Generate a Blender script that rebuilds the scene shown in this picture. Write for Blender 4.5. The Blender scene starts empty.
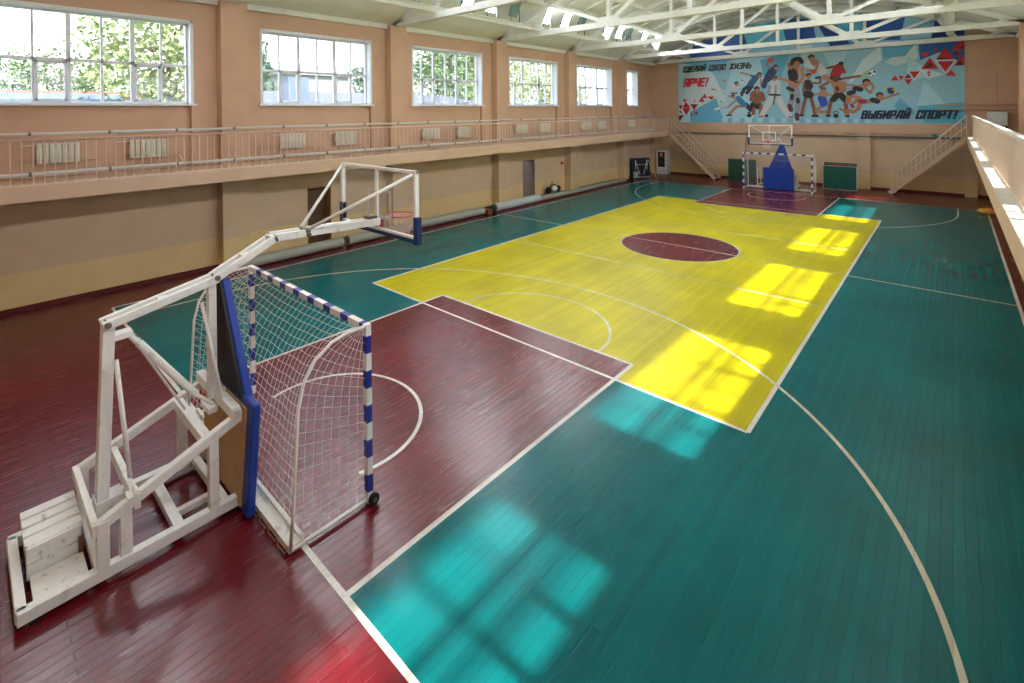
import bpy, math, random, json
from mathutils import Vector, Matrix
C = bpy.context.scene.collection
PI = math.pi
random.seed(7)
LAMP, SUN, SUNY, SKY, EXPO = 70, 8.6, 0.035, 3.0, 0.75

# ------------------------------------------------------------------ materials
def S(r, g, b):
    f = lambda c: (c/255)/12.92 if c/255 <= .04045 else (((c/255)+.055)/1.055)**2.4
    return (f(r), f(g), f(b), 1)
MATS = {}
def mat(name, rgb, rough=.6, spec=.5, metal=0, var=.08, scale=6, bump=0, bscale=40, emit=None, dirt=None, coat=0):
    if name in MATS: return MATS[name]
    m = bpy.data.materials.new(name); m.use_nodes = True
    nt = m.node_tree; p = nt.nodes['Principled BSDF']
    col = S(*rgb)
    tc = nt.nodes.new('ShaderNodeTexCoord')
    n = nt.nodes.new('ShaderNodeTexNoise'); n.inputs['Scale'].default_value = scale; n.inputs['Detail'].default_value = 6
    nt.links.new(tc.outputs['Object'], n.inputs['Vector'])
    r = nt.nodes.new('ShaderNodeValToRGB')
    r.color_ramp.elements[0].position = .3; r.color_ramp.elements[1].position = .7
    d = dirt and S(*dirt) or tuple(c*(1-var) for c in col[:3]) + (1,)
    r.color_ramp.elements[0].color = d
    r.color_ramp.elements[1].color = tuple(min(1, c*(1+var)) for c in col[:3]) + (1,)
    if dirt:
        r.color_ramp.elements[0].position = .22; r.color_ramp.elements[1].position = .42
        r.color_ramp.elements[1].color = col
    nt.links.new(n.outputs['Fac'], r.inputs['Fac'])
    nt.links.new(r.outputs['Color'], p.inputs['Base Color'])
    p.inputs['Roughness'].default_value = rough
    p.inputs['Metallic'].default_value = metal
    p.inputs['Specular IOR Level'].default_value = spec
    p.inputs['Coat Weight'].default_value = coat
    if bump:
        n2 = nt.nodes.new('ShaderNodeTexNoise'); n2.inputs['Scale'].default_value = bscale; n2.inputs['Detail'].default_value = 4
        nt.links.new(tc.outputs['Object'], n2.inputs['Vector'])
        b = nt.nodes.new('ShaderNodeBump'); b.inputs['Strength'].default_value = bump; b.inputs['Distance'].default_value = .02
        nt.links.new(n2.outputs['Fac'], b.inputs['Height']); nt.links.new(b.outputs['Normal'], p.inputs['Normal'])
    if emit:
        p.inputs['Emission Color'].default_value = S(*emit[0]); p.inputs['Emission Strength'].default_value = emit[1]
    MATS[name] = m
    return m

def floor_mat(name, rgb, worn=None, rough=.21, spec=.3):
    """painted plank floor: long boards along Y, soft gloss, scuffs along the boards"""
    m = bpy.data.materials.new(name); m.use_nodes = True; MATS[name] = m
    nt = m.node_tree; L = nt.links; N = nt.nodes.new; p = nt.nodes['Principled BSDF']
    tc = N('ShaderNodeTexCoord')
    mp = N('ShaderNodeMapping'); mp.inputs['Rotation'].default_value = (0, 0, PI/2)
    L.new(tc.outputs['Object'], mp.inputs['Vector'])
    br = N('ShaderNodeTexBrick'); br.inputs['Scale'].default_value = 1
    br.inputs['Brick Width'].default_value = 3.2; br.inputs['Row Height'].default_value = .095
    br.inputs['Mortar Size'].default_value = .005; br.inputs['Mortar Smooth'].default_value = .3
    br.inputs['Color1'].default_value = (1, 1, 1, 1); br.inputs['Color2'].default_value = (.72, .72, .72, 1)
    br.inputs['Mortar'].default_value = (.62, .62, .62, 1)
    L.new(mp.outputs['Vector'], br.inputs['Vector'])
    ms = N('ShaderNodeMapping'); ms.inputs['Scale'].default_value = (22, 1.1, 1)
    L.new(tc.outputs['Object'], ms.inputs['Vector'])
    sc = N('ShaderNodeTexNoise'); sc.inputs['Scale'].default_value = 1.6; sc.inputs['Detail'].default_value = 8
    L.new(ms.outputs['Vector'], sc.inputs['Vector'])
    big = N('ShaderNodeTexNoise'); big.inputs['Scale'].default_value = .6; big.inputs['Detail'].default_value = 5
    L.new(tc.outputs['Object'], big.inputs['Vector'])
    col = S(*rgb)
    r = N('ShaderNodeValToRGB'); r.color_ramp.elements[0].position = .3; r.color_ramp.elements[1].position = .75
    r.color_ramp.elements[0].color = tuple(c*.82 for c in col[:3]) + (1,); r.color_ramp.elements[1].color = tuple(min(1, c*1.15) for c in col[:3]) + (1,)
    L.new(big.outputs['Fac'], r.inputs['Fac'])
    mx = N('ShaderNodeMix'); mx.data_type = 'RGBA'; mx.blend_type = 'MULTIPLY'; mx.inputs['Factor'].default_value = .55
    L.new(r.outputs['Color'], mx.inputs['A']); L.new(br.outputs['Color'], mx.inputs['B'])
    # light scuffs drawn out along the boards
    r2 = N('ShaderNodeValToRGB'); r2.color_ramp.elements[0].position = .60; r2.color_ramp.elements[1].position = .78
    r2.color_ramp.elements[0].color = (0, 0, 0, 1); r2.color_ramp.elements[1].color = (.34, .34, .34, 1)
    L.new(sc.outputs['Fac'], r2.inputs['Fac'])
    mx2 = N('ShaderNodeMix'); mx2.data_type = 'RGBA'
    w = S(*(worn or tuple(min(255, c+38) for c in rgb)))
    mx2.inputs['B'].default_value = w
    L.new(r2.outputs['Color'], mx2.inputs['Factor']); L.new(mx.outputs['Result'], mx2.inputs['A'])
    L.new(mx2.outputs['Result'], p.inputs['Base Color'])
    rr = N('ShaderNodeMapRange'); rr.inputs['To Min'].default_value = rough-.06; rr.inputs['To Max'].default_value = rough+.12
    L.new(sc.outputs['Fac'], rr.inputs['Value']); L.new(rr.outputs['Result'], p.inputs['Roughness'])
    # board edges cup a little
    bp = N('ShaderNodeBump'); bp.inputs['Strength'].default_value = .6; bp.inputs['Distance'].default_value = .008
    ad = N('ShaderNodeMath'); ad.operation = 'ADD'
    L.new(br.outputs['Fac'], ad.inputs[0]); ml = N('ShaderNodeMath'); ml.operation = 'MULTIPLY'; ml.inputs[1].default_value = -.9
    L.new(sc.outputs['Fac'], ml.inputs[0]); L.new(ml.outputs[0], ad.inputs[1])
    inv = N('ShaderNodeMath'); inv.operation = 'MULTIPLY'; inv.inputs[1].default_value = -1
    L.new(ad.outputs[0], inv.inputs[0]); L.new(inv.outputs[0], bp.inputs['Height']); L.new(bp.outputs['Normal'], p.inputs['Normal'])
    p.inputs['Specular IOR Level'].default_value = spec
    return m

def glass_mat(name, rgb, gl=.07, tint=.03, rough=.02):
    m = bpy.data.materials.new(name); m.use_nodes = True; MATS[name] = m
    nt = m.node_tree; nt.nodes.clear(); N = nt.nodes.new; L = nt.links
    o = N('ShaderNodeOutputMaterial'); t = N('ShaderNodeBsdfTransparent'); g = N('ShaderNodeBsdfGlossy'); d = N('ShaderNodeBsdfDiffuse')
    g.inputs['Roughness'].default_value = rough; d.inputs['Color'].default_value = S(*rgb)
    n = N('ShaderNodeTexNoise'); n.inputs['Scale'].default_value = 3
    mr = N('ShaderNodeMapRange'); mr.inputs['To Min'].default_value = tint*.6; mr.inputs['To Max'].default_value = tint*1.4
    L.new(n.outputs['Fac'], mr.inputs['Value'])
    a = N('ShaderNodeMixShader'); b = N('ShaderNodeMixShader'); a.inputs[0].default_value = gl
    L.new(t.outputs[0], a.inputs[1]); L.new(g.outputs[0], a.inputs[2])
    L.new(mr.outputs['Result'], b.inputs[0]); L.new(a.outputs[0], b.inputs[1]); L.new(d.outputs[0], b.inputs[2])
    L.new(b.outputs[0], o.inputs['Surface'])
    return m

# walls: peach above the gallery, beige below, yellower band up to .9 m
def wall_mat():
    m = bpy.data.materials.new('wall_paint'); m.use_nodes = True; MATS['wall'] = m
    nt = m.node_tree; N = nt.nodes.new; L = nt.links; p = nt.nodes['Principled BSDF']
    g = N('ShaderNodeNewGeometry'); s = N('ShaderNodeSeparateXYZ'); L.new(g.outputs['Position'], s.inputs[0])
    n = N('ShaderNodeTexNoise'); n.inputs['Scale'].default_value = 1.3; n.inputs['Detail'].default_value = 6
    L.new(g.outputs['Position'], n.inputs['Vector'])
    def step(z, soft):
        mr = N('ShaderNodeMapRange'); mr.inputs['From Min'].default_value = z-soft; mr.inputs['From Max'].default_value = z+soft
        L.new(s.outputs['Z'], mr.inputs['Value']); return mr
    def mix(fac, a, b):
        x = N('ShaderNodeMix'); x.data_type = 'RGBA'; L.new(fac, x.inputs['Factor'])
        for k, v in (('A', a), ('B', b)):
            if isinstance(v, tuple): x.inputs[k].default_value = v
            else: L.new(v, x.inputs[k])
        return x.outputs['Result']
    c = mix(step(.9, .015).outputs['Result'], S(*LOWBAND), S(*LOWER))
    c = mix(step(3.05, .01).outputs['Result'], c, S(*UPPER))
    x = N('ShaderNodeMix'); x.data_type = 'RGBA'; x.blend_type = 'MULTIPLY'; x.inputs['Factor'].default_value = 1
    r = N('ShaderNodeValToRGB'); r.color_ramp.elements[0].color = (.93, .92, .91, 1); r.color_ramp.elements[1].color = (1, 1, 1, 1)
    r.color_ramp.elements[0].position = .35; r.color_ramp.elements[1].position = .6
    L.new(n.outputs['Fac'], r.inputs['Fac']); L.new(c, x.inputs['A']); L.new(r.outputs['Color'], x.inputs['B'])
    L.new(x.outputs['Result'], p.inputs['Base Color'])
    n2 = N('ShaderNodeTexNoise'); n2.inputs['Scale'].default_value = 14; n2.inputs['Detail'].default_value = 3
    L.new(g.outputs['Position'], n2.inputs['Vector'])
    b = N('ShaderNodeBump'); b.inputs['Strength'].default_value = .15; b.inputs['Distance'].default_value = .01
    L.new(n2.outputs['Fac'], b.inputs['Height']); L.new(b.outputs['Normal'], p.inputs['Normal'])
    p.inputs['Roughness'].default_value = .62; p.inputs['Specular IOR Level'].default_value = .3
UPPER = (208, 172, 146); LOWER = (206, 180, 152); LOWBAND = (220, 192, 142)
wall_mat(); WALL = MATS['wall']
TEAL = floor_mat('teal floor paint', (0, 108, 112), (24, 132, 134), .2, .2); YEL = floor_mat('yellow floor paint', (206, 194, 0), (214, 206, 60), .34)
MAR = floor_mat('maroon floor paint', (104, 12, 26), (146, 70, 84), .22, .6)
LINE = floor_mat('white floor line', (236, 234, 226), (206, 198, 180)); LINEY = floor_mat('pale court line', (222, 222, 200), (206, 202, 140))
WHITE = mat('white enamel', (232, 230, 224), .35, var=.04, scale=9, bump=.05)
WOLD = mat('worn white enamel', (230, 230, 226), .42, var=.05, scale=7, dirt=(196, 184, 164), bump=.08)
WPLANK = mat('white painted planks', (230, 229, 224), .5, scale=11, dirt=(140, 122, 100), bump=.25, bscale=18)
CEIL = mat('ceiling whitewash', (230, 232, 224), .8, var=.05, scale=1.2, bump=.12, bscale=9)
TRUSS = mat('truss whitewash', (234, 236, 232), .7, var=.05, scale=3, bump=.1)
SLAB = mat('balcony paint', (212, 182, 158), .55, var=.05, scale=2)
RAILP = mat('pale pink rail paint', (226, 200, 186), .45, var=.04)
PIPE = mat('pipe grey paint', (206, 210, 210), .4, var=.04)
STAIRP = mat('beige stair paint', (206, 176, 150), .5, var=.06)
DARK = mat('black rubber', (20, 20, 22), .6)
GREYM = mat('grey metal', (120, 124, 128), .4, metal=.3)
BASEB = mat('dark red skirting', (86, 18, 16), .45)
BLUEP = mat('blue vinyl pad', (16, 56, 150), .42, var=.1, scale=4, bump=.15, bscale=12)
BLUES = mat('blue tape', (30, 44, 140), .4)
PLY = mat('plywood', (188, 148, 98), .55, var=.12, scale=5)
BROWN = mat('brown door paint', (84, 58, 40), .5); BROWN2 = mat('orange brown jamb', (170, 122, 70), .5)
NET = mat('white net cord', (238, 238, 232), .7)
FRAME = mat('white window plastic', (226, 232, 240), .35, var=.02)
GLASS = glass_mat('window glass', (220, 232, 245), .03, .05)
BGLASS = glass_mat('backboard acrylic', (214, 210, 206), .05, .09, .08)
RADM = mat('radiator enamel', (222, 220, 206), .35, var=.03)
GLOW = mat('lamp diffuser', (255, 255, 250), .4, emit=((246, 250, 255), LAMP))

# ------------------------------------------------------------------ mesh builder
class MB:
    def __init__(s): s.v = []; s.f = []; s.m = []; s.cur = 0
    def add(s, vs, fs):
        b = len(s.v); s.v += [tuple(v) for v in vs]
        for f in fs: s.f.append([b+i for i in f]); s.m.append(s.cur)
        return s
    def box(s, x0, x1, y0, y1, z0, z1):
        vs = [(x, y, z) for z in (z0, z1) for y in (y0, y1) for x in (x0, x1)]
        return s.add(vs, [(0, 2, 3, 1), (4, 5, 7, 6), (0, 1, 5, 4), (2, 6, 7, 3), (0, 4, 6, 2), (1, 3, 7, 5)])
    def bar(s, a, b, w, h, up=(0, 0, 1)):
        """rectangular bar a->b; w sideways, h along up"""
        a = Vector(a); b = Vector(b); d = (b-a).normalized(); u = Vector(up)
        if abs(d.dot(u)) > .99: u = Vector((0, 1, 0))
        sd = d.cross(u).normalized(); u = sd.cross(d).normalized()
        vs = []
        for p in (a, b):
            for i, j in ((-1, -1), (1, -1), (1, 1), (-1, 1)): vs.append(p+sd*(w/2*i)+u*(h/2*j))
        return s.add(vs, [(3, 2, 1, 0), (4, 5, 6, 7), (0, 1, 5, 4), (1, 2, 6, 5), (2, 3, 7, 6), (3, 0, 4, 7)])
    def tube(s, pts, r, n=8, closed=False):
        pts = [Vector(p) for p in pts]; rings = []; N = len(pts); pu = None
        for i, p in enumerate(pts):
            if closed: d = (pts[(i+1) % N]-pts[i-1]).normalized()
            else: d = (pts[min(i+1, N-1)]-pts[max(i-1, 0)]).normalized()
            u = pu or (Vector((0, 0, 1)) if abs(d.z) < .9 else Vector((1, 0, 0)))
            sd = d.cross(u).normalized(); u = sd.cross(d).normalized(); pu = u
            rr = r[i] if isinstance(r, (list, tuple)) else r
            rings.append([p+(sd*math.cos(2*PI*k/n)+u*math.sin(2*PI*k/n))*rr for k in range(n)])
        vs = [v for q in rings for v in q]; fs = []
        for i in range(N if closed else N-1):
            a = i*n; b = ((i+1) % N)*n
            for k in range(n): fs.append((a+k, a+(k+1) % n, b+(k+1) % n, b+k))
        if not closed: fs += [tuple(range(n))[::-1], tuple(range((N-1)*n, N*n))]
        return s.add(vs, fs)
    def prism(s, pts, d):
        """polygon pts (3-D, planar) pushed along vector d"""
        n = len(pts); d = Vector(d); vs = [Vector(p) for p in pts] + [Vector(p)+d for p in pts]
        return s.add(vs, [tuple(range(n))[::-1], tuple(range(n, 2*n))] + [(i, (i+1) % n, n+(i+1) % n, n+i) for i in range(n)])
    def lathe(s, prof, c, n=20, axis='z'):
        vs = []
        for r, h in prof:
            for k in range(n):
                a = 2*PI*k/n; q = (r*math.cos(a), r*math.sin(a), h)
                if axis == 'x': q = (h, q[0], q[1])
                if axis == 'y': q = (q[0], h, q[1])
                vs.append((c[0]+q[0], c[1]+q[1], c[2]+q[2]))
        fs = [(i*n+k, i*n+(k+1) % n, (i+1)*n+(k+1) % n, (i+1)*n+k) for i in range(len(prof)-1) for k in range(n)]
        fs += [tuple(range(n))[::-1], tuple(range((len(prof)-1)*n, len(prof)*n))]
        return s.add(vs, fs)
    def sphere(s, c, r, n=14, m=9):
        sx, sy, sz = r if isinstance(r, (list, tuple)) else (r, r, r)
        vs = [(c[0]+sx*math.sin(PI*i/m)*math.cos(2*PI*k/n), c[1]+sy*math.sin(PI*i/m)*math.sin(2*PI*k/n), c[2]+sz*math.cos(PI*i/m)) for i in range(m+1) for k in range(n)]
        return s.add(vs, [(i*n+k, (i+1)*n+k, (i+1)*n+(k+1) % n, i*n+(k+1) % n) for i in range(m) for k in range(n)])
    def build(s, name, mats, parent=None, origin=(0, 0, 0), smooth=False, bevel=0, recalc=True):
        me = bpy.data.meshes.new(name); o = Vector(origin)
        me.from_pydata([Vector(v)-o for v in s.v], [], s.f)
        if not isinstance(mats, (list, tuple)): mats = [mats]
        for m in mats: me.materials.append(m)
        me.polygons.foreach_set('material_index', s.m)
        if recalc:
            import bmesh
            bm = bmesh.new(); bm.from_mesh(me); bmesh.ops.recalc_face_normals(bm, faces=bm.faces); bm.to_mesh(me); bm.free()
        if smooth: me.polygons.foreach_set('use_smooth', [True]*len(me.polygons))
        ob = bpy.data.objects.new(name, me); C.objects.link(ob)
        if parent is not None: ob.parent = parent
        else: ob.location = o
        if bevel:
            b = ob.modifiers.new('bevel', 'BEVEL'); b.width = bevel; b.segments = 2; b.limit_method = 'ANGLE'
        if smooth:
            w = ob.modifiers.new('ws', 'WEIGHTED_NORMAL') if False else None
        return ob
def tag(o, label=None, cat=None, group=None, kind=None):
    for k, v in (('label', label), ('category', cat), ('group', group), ('kind', kind)):
        if v: o[k] = v
    return o
def empty(name, loc, label, cat, group=None, kind=None):
    o = bpy.data.objects.new(name, None); C.objects.link(o); o.location = loc; o.empty_display_size = .2
    return tag(o, label, cat, group, kind)
def copy_tree(o, parent=None):
    c = o.copy(); C.objects.link(c)
    if parent is not None: c.parent = parent
    for ch in list(o.children): copy_tree(ch, c)
    return c
def part(name, mb, m, parent, **k):
    return mb.build(name, m, parent, origin=parent.location if parent.parent is None else tuple(parent.parent.location), **k)

# ------------------------------------------------------------------ room numbers (metres; court centre = origin, Y along the court)
XL, XR, YN, YF = -8.95, 8.85, -17.95, 18.65
PER = 6.07; PIL0 = -11.3; PW = .76
GZ0, GZ1 = 2.72, 3.06                      # balcony slab underside / floor
GL, GR = -7.4, 7.08                        # balcony edges
WZ0, WZ1, WTOP = 4.83, 7.15, 7.84
def roofz(x): return 10.35-.0312*x*x

# floor with court paint
def disc_arc(mb, cx, cy, r, a0, a1, w, z, n=64):
    vs = []; fs = []; ZN[0] += .00003; z += ZN[0]
    for i in range(n+1):
        a = a0+(a1-a0)*i/n
        for q in (r-w/2, r+w/2): vs.append((cx+q*math.cos(a), cy+q*math.sin(a), z))
    for i in range(n): fs.append((2*i, 2*i+1, 2*i+3, 2*i+2))
    mb.add(vs, fs)
ZN = [0]
def rect(mb, x0, x1, y0, y1, z):
    if mb.cur >= 3: ZN[0] += .00003; z += ZN[0]
    mb.add([(x0, y0, z), (x1, y0, z), (x1, y1, z), (x0, y1, z)], [(0, 1, 2, 3)])
SL, EL, KW, KY, W = 7.63, 14.16, 2.48, 8.34, .062
f = MB()
f.cur = 0; f.box(XL-.4, XR+.4, YN-.4, YF+.4, -.2, 0)
f.cur = 1; rect(f, -SL, SL, -EL, EL, .001)
f.cur = 2; rect(f, -4.5, 4.5, -9, 9, .002)
f.cur = 0
for s in (1, -1): rect(f, -KW, KW, min(s*KY, s*EL), max(s*KY, s*EL), .003)
vs = [(1.8*math.cos(2*PI*k/72), 1.8*math.sin(2*PI*k/72), .003) for k in range(72)]; f.add(vs, [tuple(range(72))])
f.cur = 3; z = .004
for s in (1, -1):
    rect(f, s*SL-W/2, s*SL+W/2, -EL, EL, z); rect(f, -SL, SL, s*EL-W/2, s*EL+W/2, z)
    rect(f, s*4.5-W/2, s*4.5+W/2, -9, 9, z); rect(f, -4.5, 4.5, s*9-.03, s*9+.03, z)
    for t in (1, -1): rect(f, s*KW-W/2, s*KW+W/2, min(t*KY, t*EL), max(t*KY, t*EL), z)
    rect(f, -KW, KW, s*KY-.03, s*KY+.03, z)
    disc_arc(f, 0, -s*12.8, 1.27, (0 if s > 0 else PI)-.3, (PI if s > 0 else 2*PI)+.3, .055, z)
f.cur = 4
rect(f, -SL, SL, -.025, .025, z)
for s in (1, -1):
    rect(f, -4.5, 4.5, s*3-.025, s*3+.025, z)
    disc_arc(f, 0, -s*8.34, 1.8, (0 if s > 0 else PI), (PI if s > 0 else 2*PI), .05, z)
    disc_arc(f, 0, -s*12.37, 6.72, (0 if s > 0 else PI), (PI if s > 0 else 2*PI), .055, z+.0005, 120)
    for t in (1, -1): rect(f, t*6.72-.027, t*6.72+.027, min(-s*12.37, -s*EL), max(-s*12.37, -s*EL), z)
disc_arc(f, 0, 0, 1.8, 0, 2*PI, .05, z)
tag(f.build('floor', [MAR, TEAL, YEL, LINE, LINEY], recalc=False), 'glossy painted plank gym floor with maroon, teal and yellow court areas and white lines', 'floor', kind='structure')

# walls -------------------------------------------------------------
WINS = [(-16.05+PER*k, -16.05+PER*k+(4.05 if k < 5 else 1.6)) for k in range(6)]
DOORS = [(-8.52, -7.62), (3.13, 4.12)]
def side_wall(s, X, doors, name, label):
    """s=-1 left, +1 right; X = inner face"""
    m = MB(); T = .45; WZ1 = 7.15 if s < 0 else 6.88
    def b(d0, d1, y0, y1, z0, z1): m.box(min(X+s*d0, X+s*d1), max(X+s*d0, X+s*d1), y0, y1, z0, z1)
    y = YN
    for d0, d1 in doors: b(0, T, y, d0, 0, GZ1); b(0, T, d0, d1, 2.03, GZ1); y = d1
    b(0, T, y, YF, 0, GZ1)
    b(0, T, YN, YF, WZ1, WTOP+.5)
    y = YN
    for w0, w1 in WINS:
        b(0, T, y, w0, GZ1, WZ1); b(.12, T, w0, w1, GZ1, WZ0-(.13 if s > 0 else 0)); y = w1
    b(0, T, y, YF, GZ1, WZ1)
    for k in range(-1, 6):                                     # pilasters
        y0 = PIL0+PER*k; y1 = min(y0+PW, YF)
        if y0 > YF: continue
        if k == 5: continue
        m.box(min(X, X-s*.42), max(X, X-s*.42), y0-.04, y1-.04, 0, GZ0)
        m.box(min(X, X-s*.33), max(X, X-s*.33), y0, y1, GZ1, WTOP)
    m.box(min(X, X-s*.3), max(X, X-s*.3), YF-.75, YF, 0, GZ0)
    return tag(m.build(name, WALL), label, 'wall', kind='structure')
side_wall(-1, XL, DOORS, 'wall_left', 'left side wall, peach above the balcony and beige below, with pilasters')
side_wall(1, XR, [], 'wall_right', 'right side wall with pilasters above the right balcony')
m = MB(); m.box(XL-.45, XR+.45, YF, YF+.4, 0, 3.1); m.box(XL-.45, XR+.45, YF-.1, YF+.4, 3.1, 10.6)
for x0, x1 in ((-3.6, -2.98), (2.75, 3.3), (7.0, 7.45)): m.box(x0, x1, YF-.22, YF, 0, 3.1)
tag(m.build('wall_far', WALL), 'far end wall behind the sports banner', 'wall', kind='structure')
m = MB(); m.box(XL-.45, XR+.45, YN-.4, YN, 0, 10.6)
tag(m.build('wall_near', WALL), 'near end wall behind the camera', 'wall', kind='structure')
# skirting
for nm, bx, lb in (('baseboard_left', (XL, XL+.025, YN, YF), 'dark red skirting painted along the left wall'), ('baseboard_right', (XR-.025, XR, YN, YF), 'dark red skirting along the right wall'), ('baseboard_far', (XL, XR, YF-.025, YF), 'dark red skirting along the far wall')):
    m = MB()
    if nm == 'baseboard_left':
        y = YN
        for d0, d1 in DOORS: m.box(bx[0], bx[1], y, d0, 0, .12); y = d1
        m.box(bx[0], bx[1], y, YF, 0, .12)
        for k in range(-1, 5): m.box(XL, XL+.44, PIL0+PER*k-.055, PIL0+PER*k+PW-.025, 0, .1)
    else: m.box(*bx, 0, .12)
    tag(m.build(nm, BASEB), lb, 'skirting', kind='structure')
# roof
m = MB(); n = 48; xs = [XL-.5+(XR-XL+1)*i/n for i in range(n+1)]
pts = [(x, YN-.4, roofz(x)) for x in xs] + [(x, YN-.4, roofz(x)+.3) for x in xs[::-1]]
for i in range(n):
    a, b = xs[i], xs[i+1]
    m.prism([(a, YN-.4, roofz(a)), (b, YN-.4, roofz(b)), (b, YN-.4, roofz(b)+.3), (a, YN-.4, roofz(a)+.3)], (0, YF-YN+.8, 0))
for s in (-1, 1):                                               # ribs of the roof slabs
    for x in (1.5, 3.0, 4.5, 6.0): m.box(s*x-.06, s*x+.06, YN, YF, roofz(x)-.2, roofz(x)+.05)
for k in range(24):
    y = -17.3+1.5175*k
    xs2 = [-6.0+12*i/20 for i in range(21)]
    for i in range(20): m.bar((xs2[i], y, roofz(xs2[i])-.03), (xs2[i+1], y, roofz(xs2[i+1])-.03), .08, .14)
tag(m.build('ceiling', CEIL), 'shallow arched whitewashed concrete roof with ribbed slabs', 'ceiling', kind='structure')

# cornice strips along the side walls
for s, X, nm in ((-1, XL, 'trim_1'), (1, XR, 'trim_2')):
    m = MB(); m.box(min(X, X-s*.12), max(X, X-s*.12), YN, YF, WTOP-.12, WTOP+.06)
    tag(m.build(nm, CEIL), 'whitewashed cornice strip on top of the %s wall' % ('left' if s < 0 else 'right'), 'cornice', kind='structure')

# windows -----------------------------------------------------------
ordn = ['nearest', 'second', 'third', 'fourth', 'fifth', 'farthest narrow']
k = 0
for s, X, sd in ((-1, XL, 'left'), (1, XR, 'right')):
    WZ0, WZ1 = (4.83, 7.15) if s < 0 else (4.7, 6.88)
    for i, (y0, y1) in enumerate(WINS):
        k += 1
        ww = y1-y0; cols = 6 if ww > 2 else 2
        r = empty('window_%d' % k, (X+s*.3, (y0+y1)/2, WZ0), '%s window of the %s wall counted from the camera, white frame with a grid of panes' % (ordn[i], sd), 'window', 'windows of the %s wall' % sd, 'structure')
        fx = lambda a, b: (min(X+s*a, X+s*b), max(X+s*a, X+s*b))
        m = MB(); t = .07
        m.box(*fx(.24, .34), y0, y1, WZ0, WZ0+t); m.box(*fx(.24, .34), y0, y1, WZ1-t, WZ1)
        m.box(*fx(.24, .34), y0, y0+t, WZ0, WZ1); m.box(*fx(.24, .34), y1-t, y1, WZ0, WZ1)
        zt = WZ0+(WZ1-WZ0)*.47
        for c in range(1, cols):
            w = .1 if c % 2 == 0 else .05
            yy = y0+ww*c/cols; m.box(*fx(.25, .33), yy-w/2, yy+w/2, WZ0, WZ1)
        m.box(*fx(.25, .33), y0, y1, zt-.04, zt+.04)
        part('window_frame', m, FRAME, r, bevel=.006)
        for c in ((1, 4) if cols == 6 else (0,)):              # opening lower sashes
            a = y0+ww*c/cols+.02; b = y0+ww*(c+1)/cols-.02; q = MB()
            for bb in ((a, b, WZ0+.06, WZ0+.13), (a, b, zt-.1, zt-.03), (a, a+.07, WZ0+.06, zt-.03), (b-.07, b, WZ0+.06, zt-.03)):
                q.box(*fx(.22, .3), *bb)
            part('sash', q, FRAME, r, bevel=.005)
        q = MB(); q.box(*fx(.285, .293), y0+.03, y1-.03, WZ0+.03, WZ1-.03); part('pane', q, GLASS, r)
        q = MB(); q.box(*fx(-.02, .24), y0-.06, y1-.001, WZ1-.012, WZ1+.07) if False else None
        q = MB()                                                # white lining of the reveal and casing
        q.box(*fx(-.015, .24), y0-.06, y0+.02, WZ0, WZ1+.06); q.box(*fx(-.015, .24), y1-.02, y1+.06, WZ0, WZ1+.06)
        q.box(*fx(-.015, .24), y0-.06, y1+.06, WZ1-.02, WZ1+.06)
        part('window_lining', q, FRAME, r, bevel=.005)
        q = MB(); q.box(*fx(-.08, .26), y0-.12, y1+.12, WZ0-.05, WZ0+.01); part('window_sill', q, FRAME, r, bevel=.006)

# doors in the left wall ---------------------------------------------
for i, (y0, y1) in enumerate(DOORS):
    r = empty('door_%d' % (i+1), (XL-.3, (y0+y1)/2, 0), ('dark brown door deep in the left wall beside the near grey roll' if i == 0 else 'grey brown door in the left wall beyond the light grey roll'), 'door', None, 'structure')
    q = MB(); D = -.33 if i == 0 else -1.3; q.box(XL+D-.05, XL+D, y0, y1+.5*i, 0, 2.03); part('door_leaf', q, BROWN if i == 0 else mat('grey brown door', (98, 80, 70), .5), r)
    q = MB(); q.box(XL+D, XL-.005, y1-.03, y1-.001, 0, 2.03); q.box(XL-.33, XL-.005, y0+.001, y0+.03, 0, 2.03); q.box(XL-.33, XL-.005, y0, y1, 2.0, 2.029)
    part('door_frame', q, BROWN2 if i == 0 else MATS['grey brown door'], r)
    q = MB(); q.box(XL+D, XL+D+.03, y0+.1, y1-.1, .2, .95); q.box(XL+D, XL+D+.03, y0+.1, y1-.1, 1.1, 1.9); part('door_panel', q, BROWN if i == 0 else MATS['grey brown door'], r, bevel=.01)
    q = MB(); q.tube([(XL+D, y0+.1, 1.0), (XL+D+.06, y0+.1, 1.0), (XL+D+.06, y0+.22, 1.0)], .012); part('door_handle', q, GREYM, r)

# balconies ----------------------------------------------------------
m = MB(); m.box(XL+.002, GL+.03, YN+.03, 17.2, GZ0, GZ1)
tag(m.build('balcony', SLAB, origin=(XL, 0, GZ0)), 'long peach balcony slab running along the left wall under the windows', 'balcony')
m = MB(); m.box(GR, XR-.002, YN+.03, 17.2, GZ0, GZ1)
o = m.build('balcony', [SLAB, mat('white kerb', (226, 222, 214), .5)], origin=(GR, 0, GZ0)); tag(o, 'balcony slab along the right wall with a sunlit white edge', 'balcony')
q = MB(); q.box(GR, GR+.24, YN+.03, 17.2, GZ1, GZ1+.03); q.build('edge_strip', MATS['white kerb'], o, origin=(GR, 0, GZ0))
tag(o, None)

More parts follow.
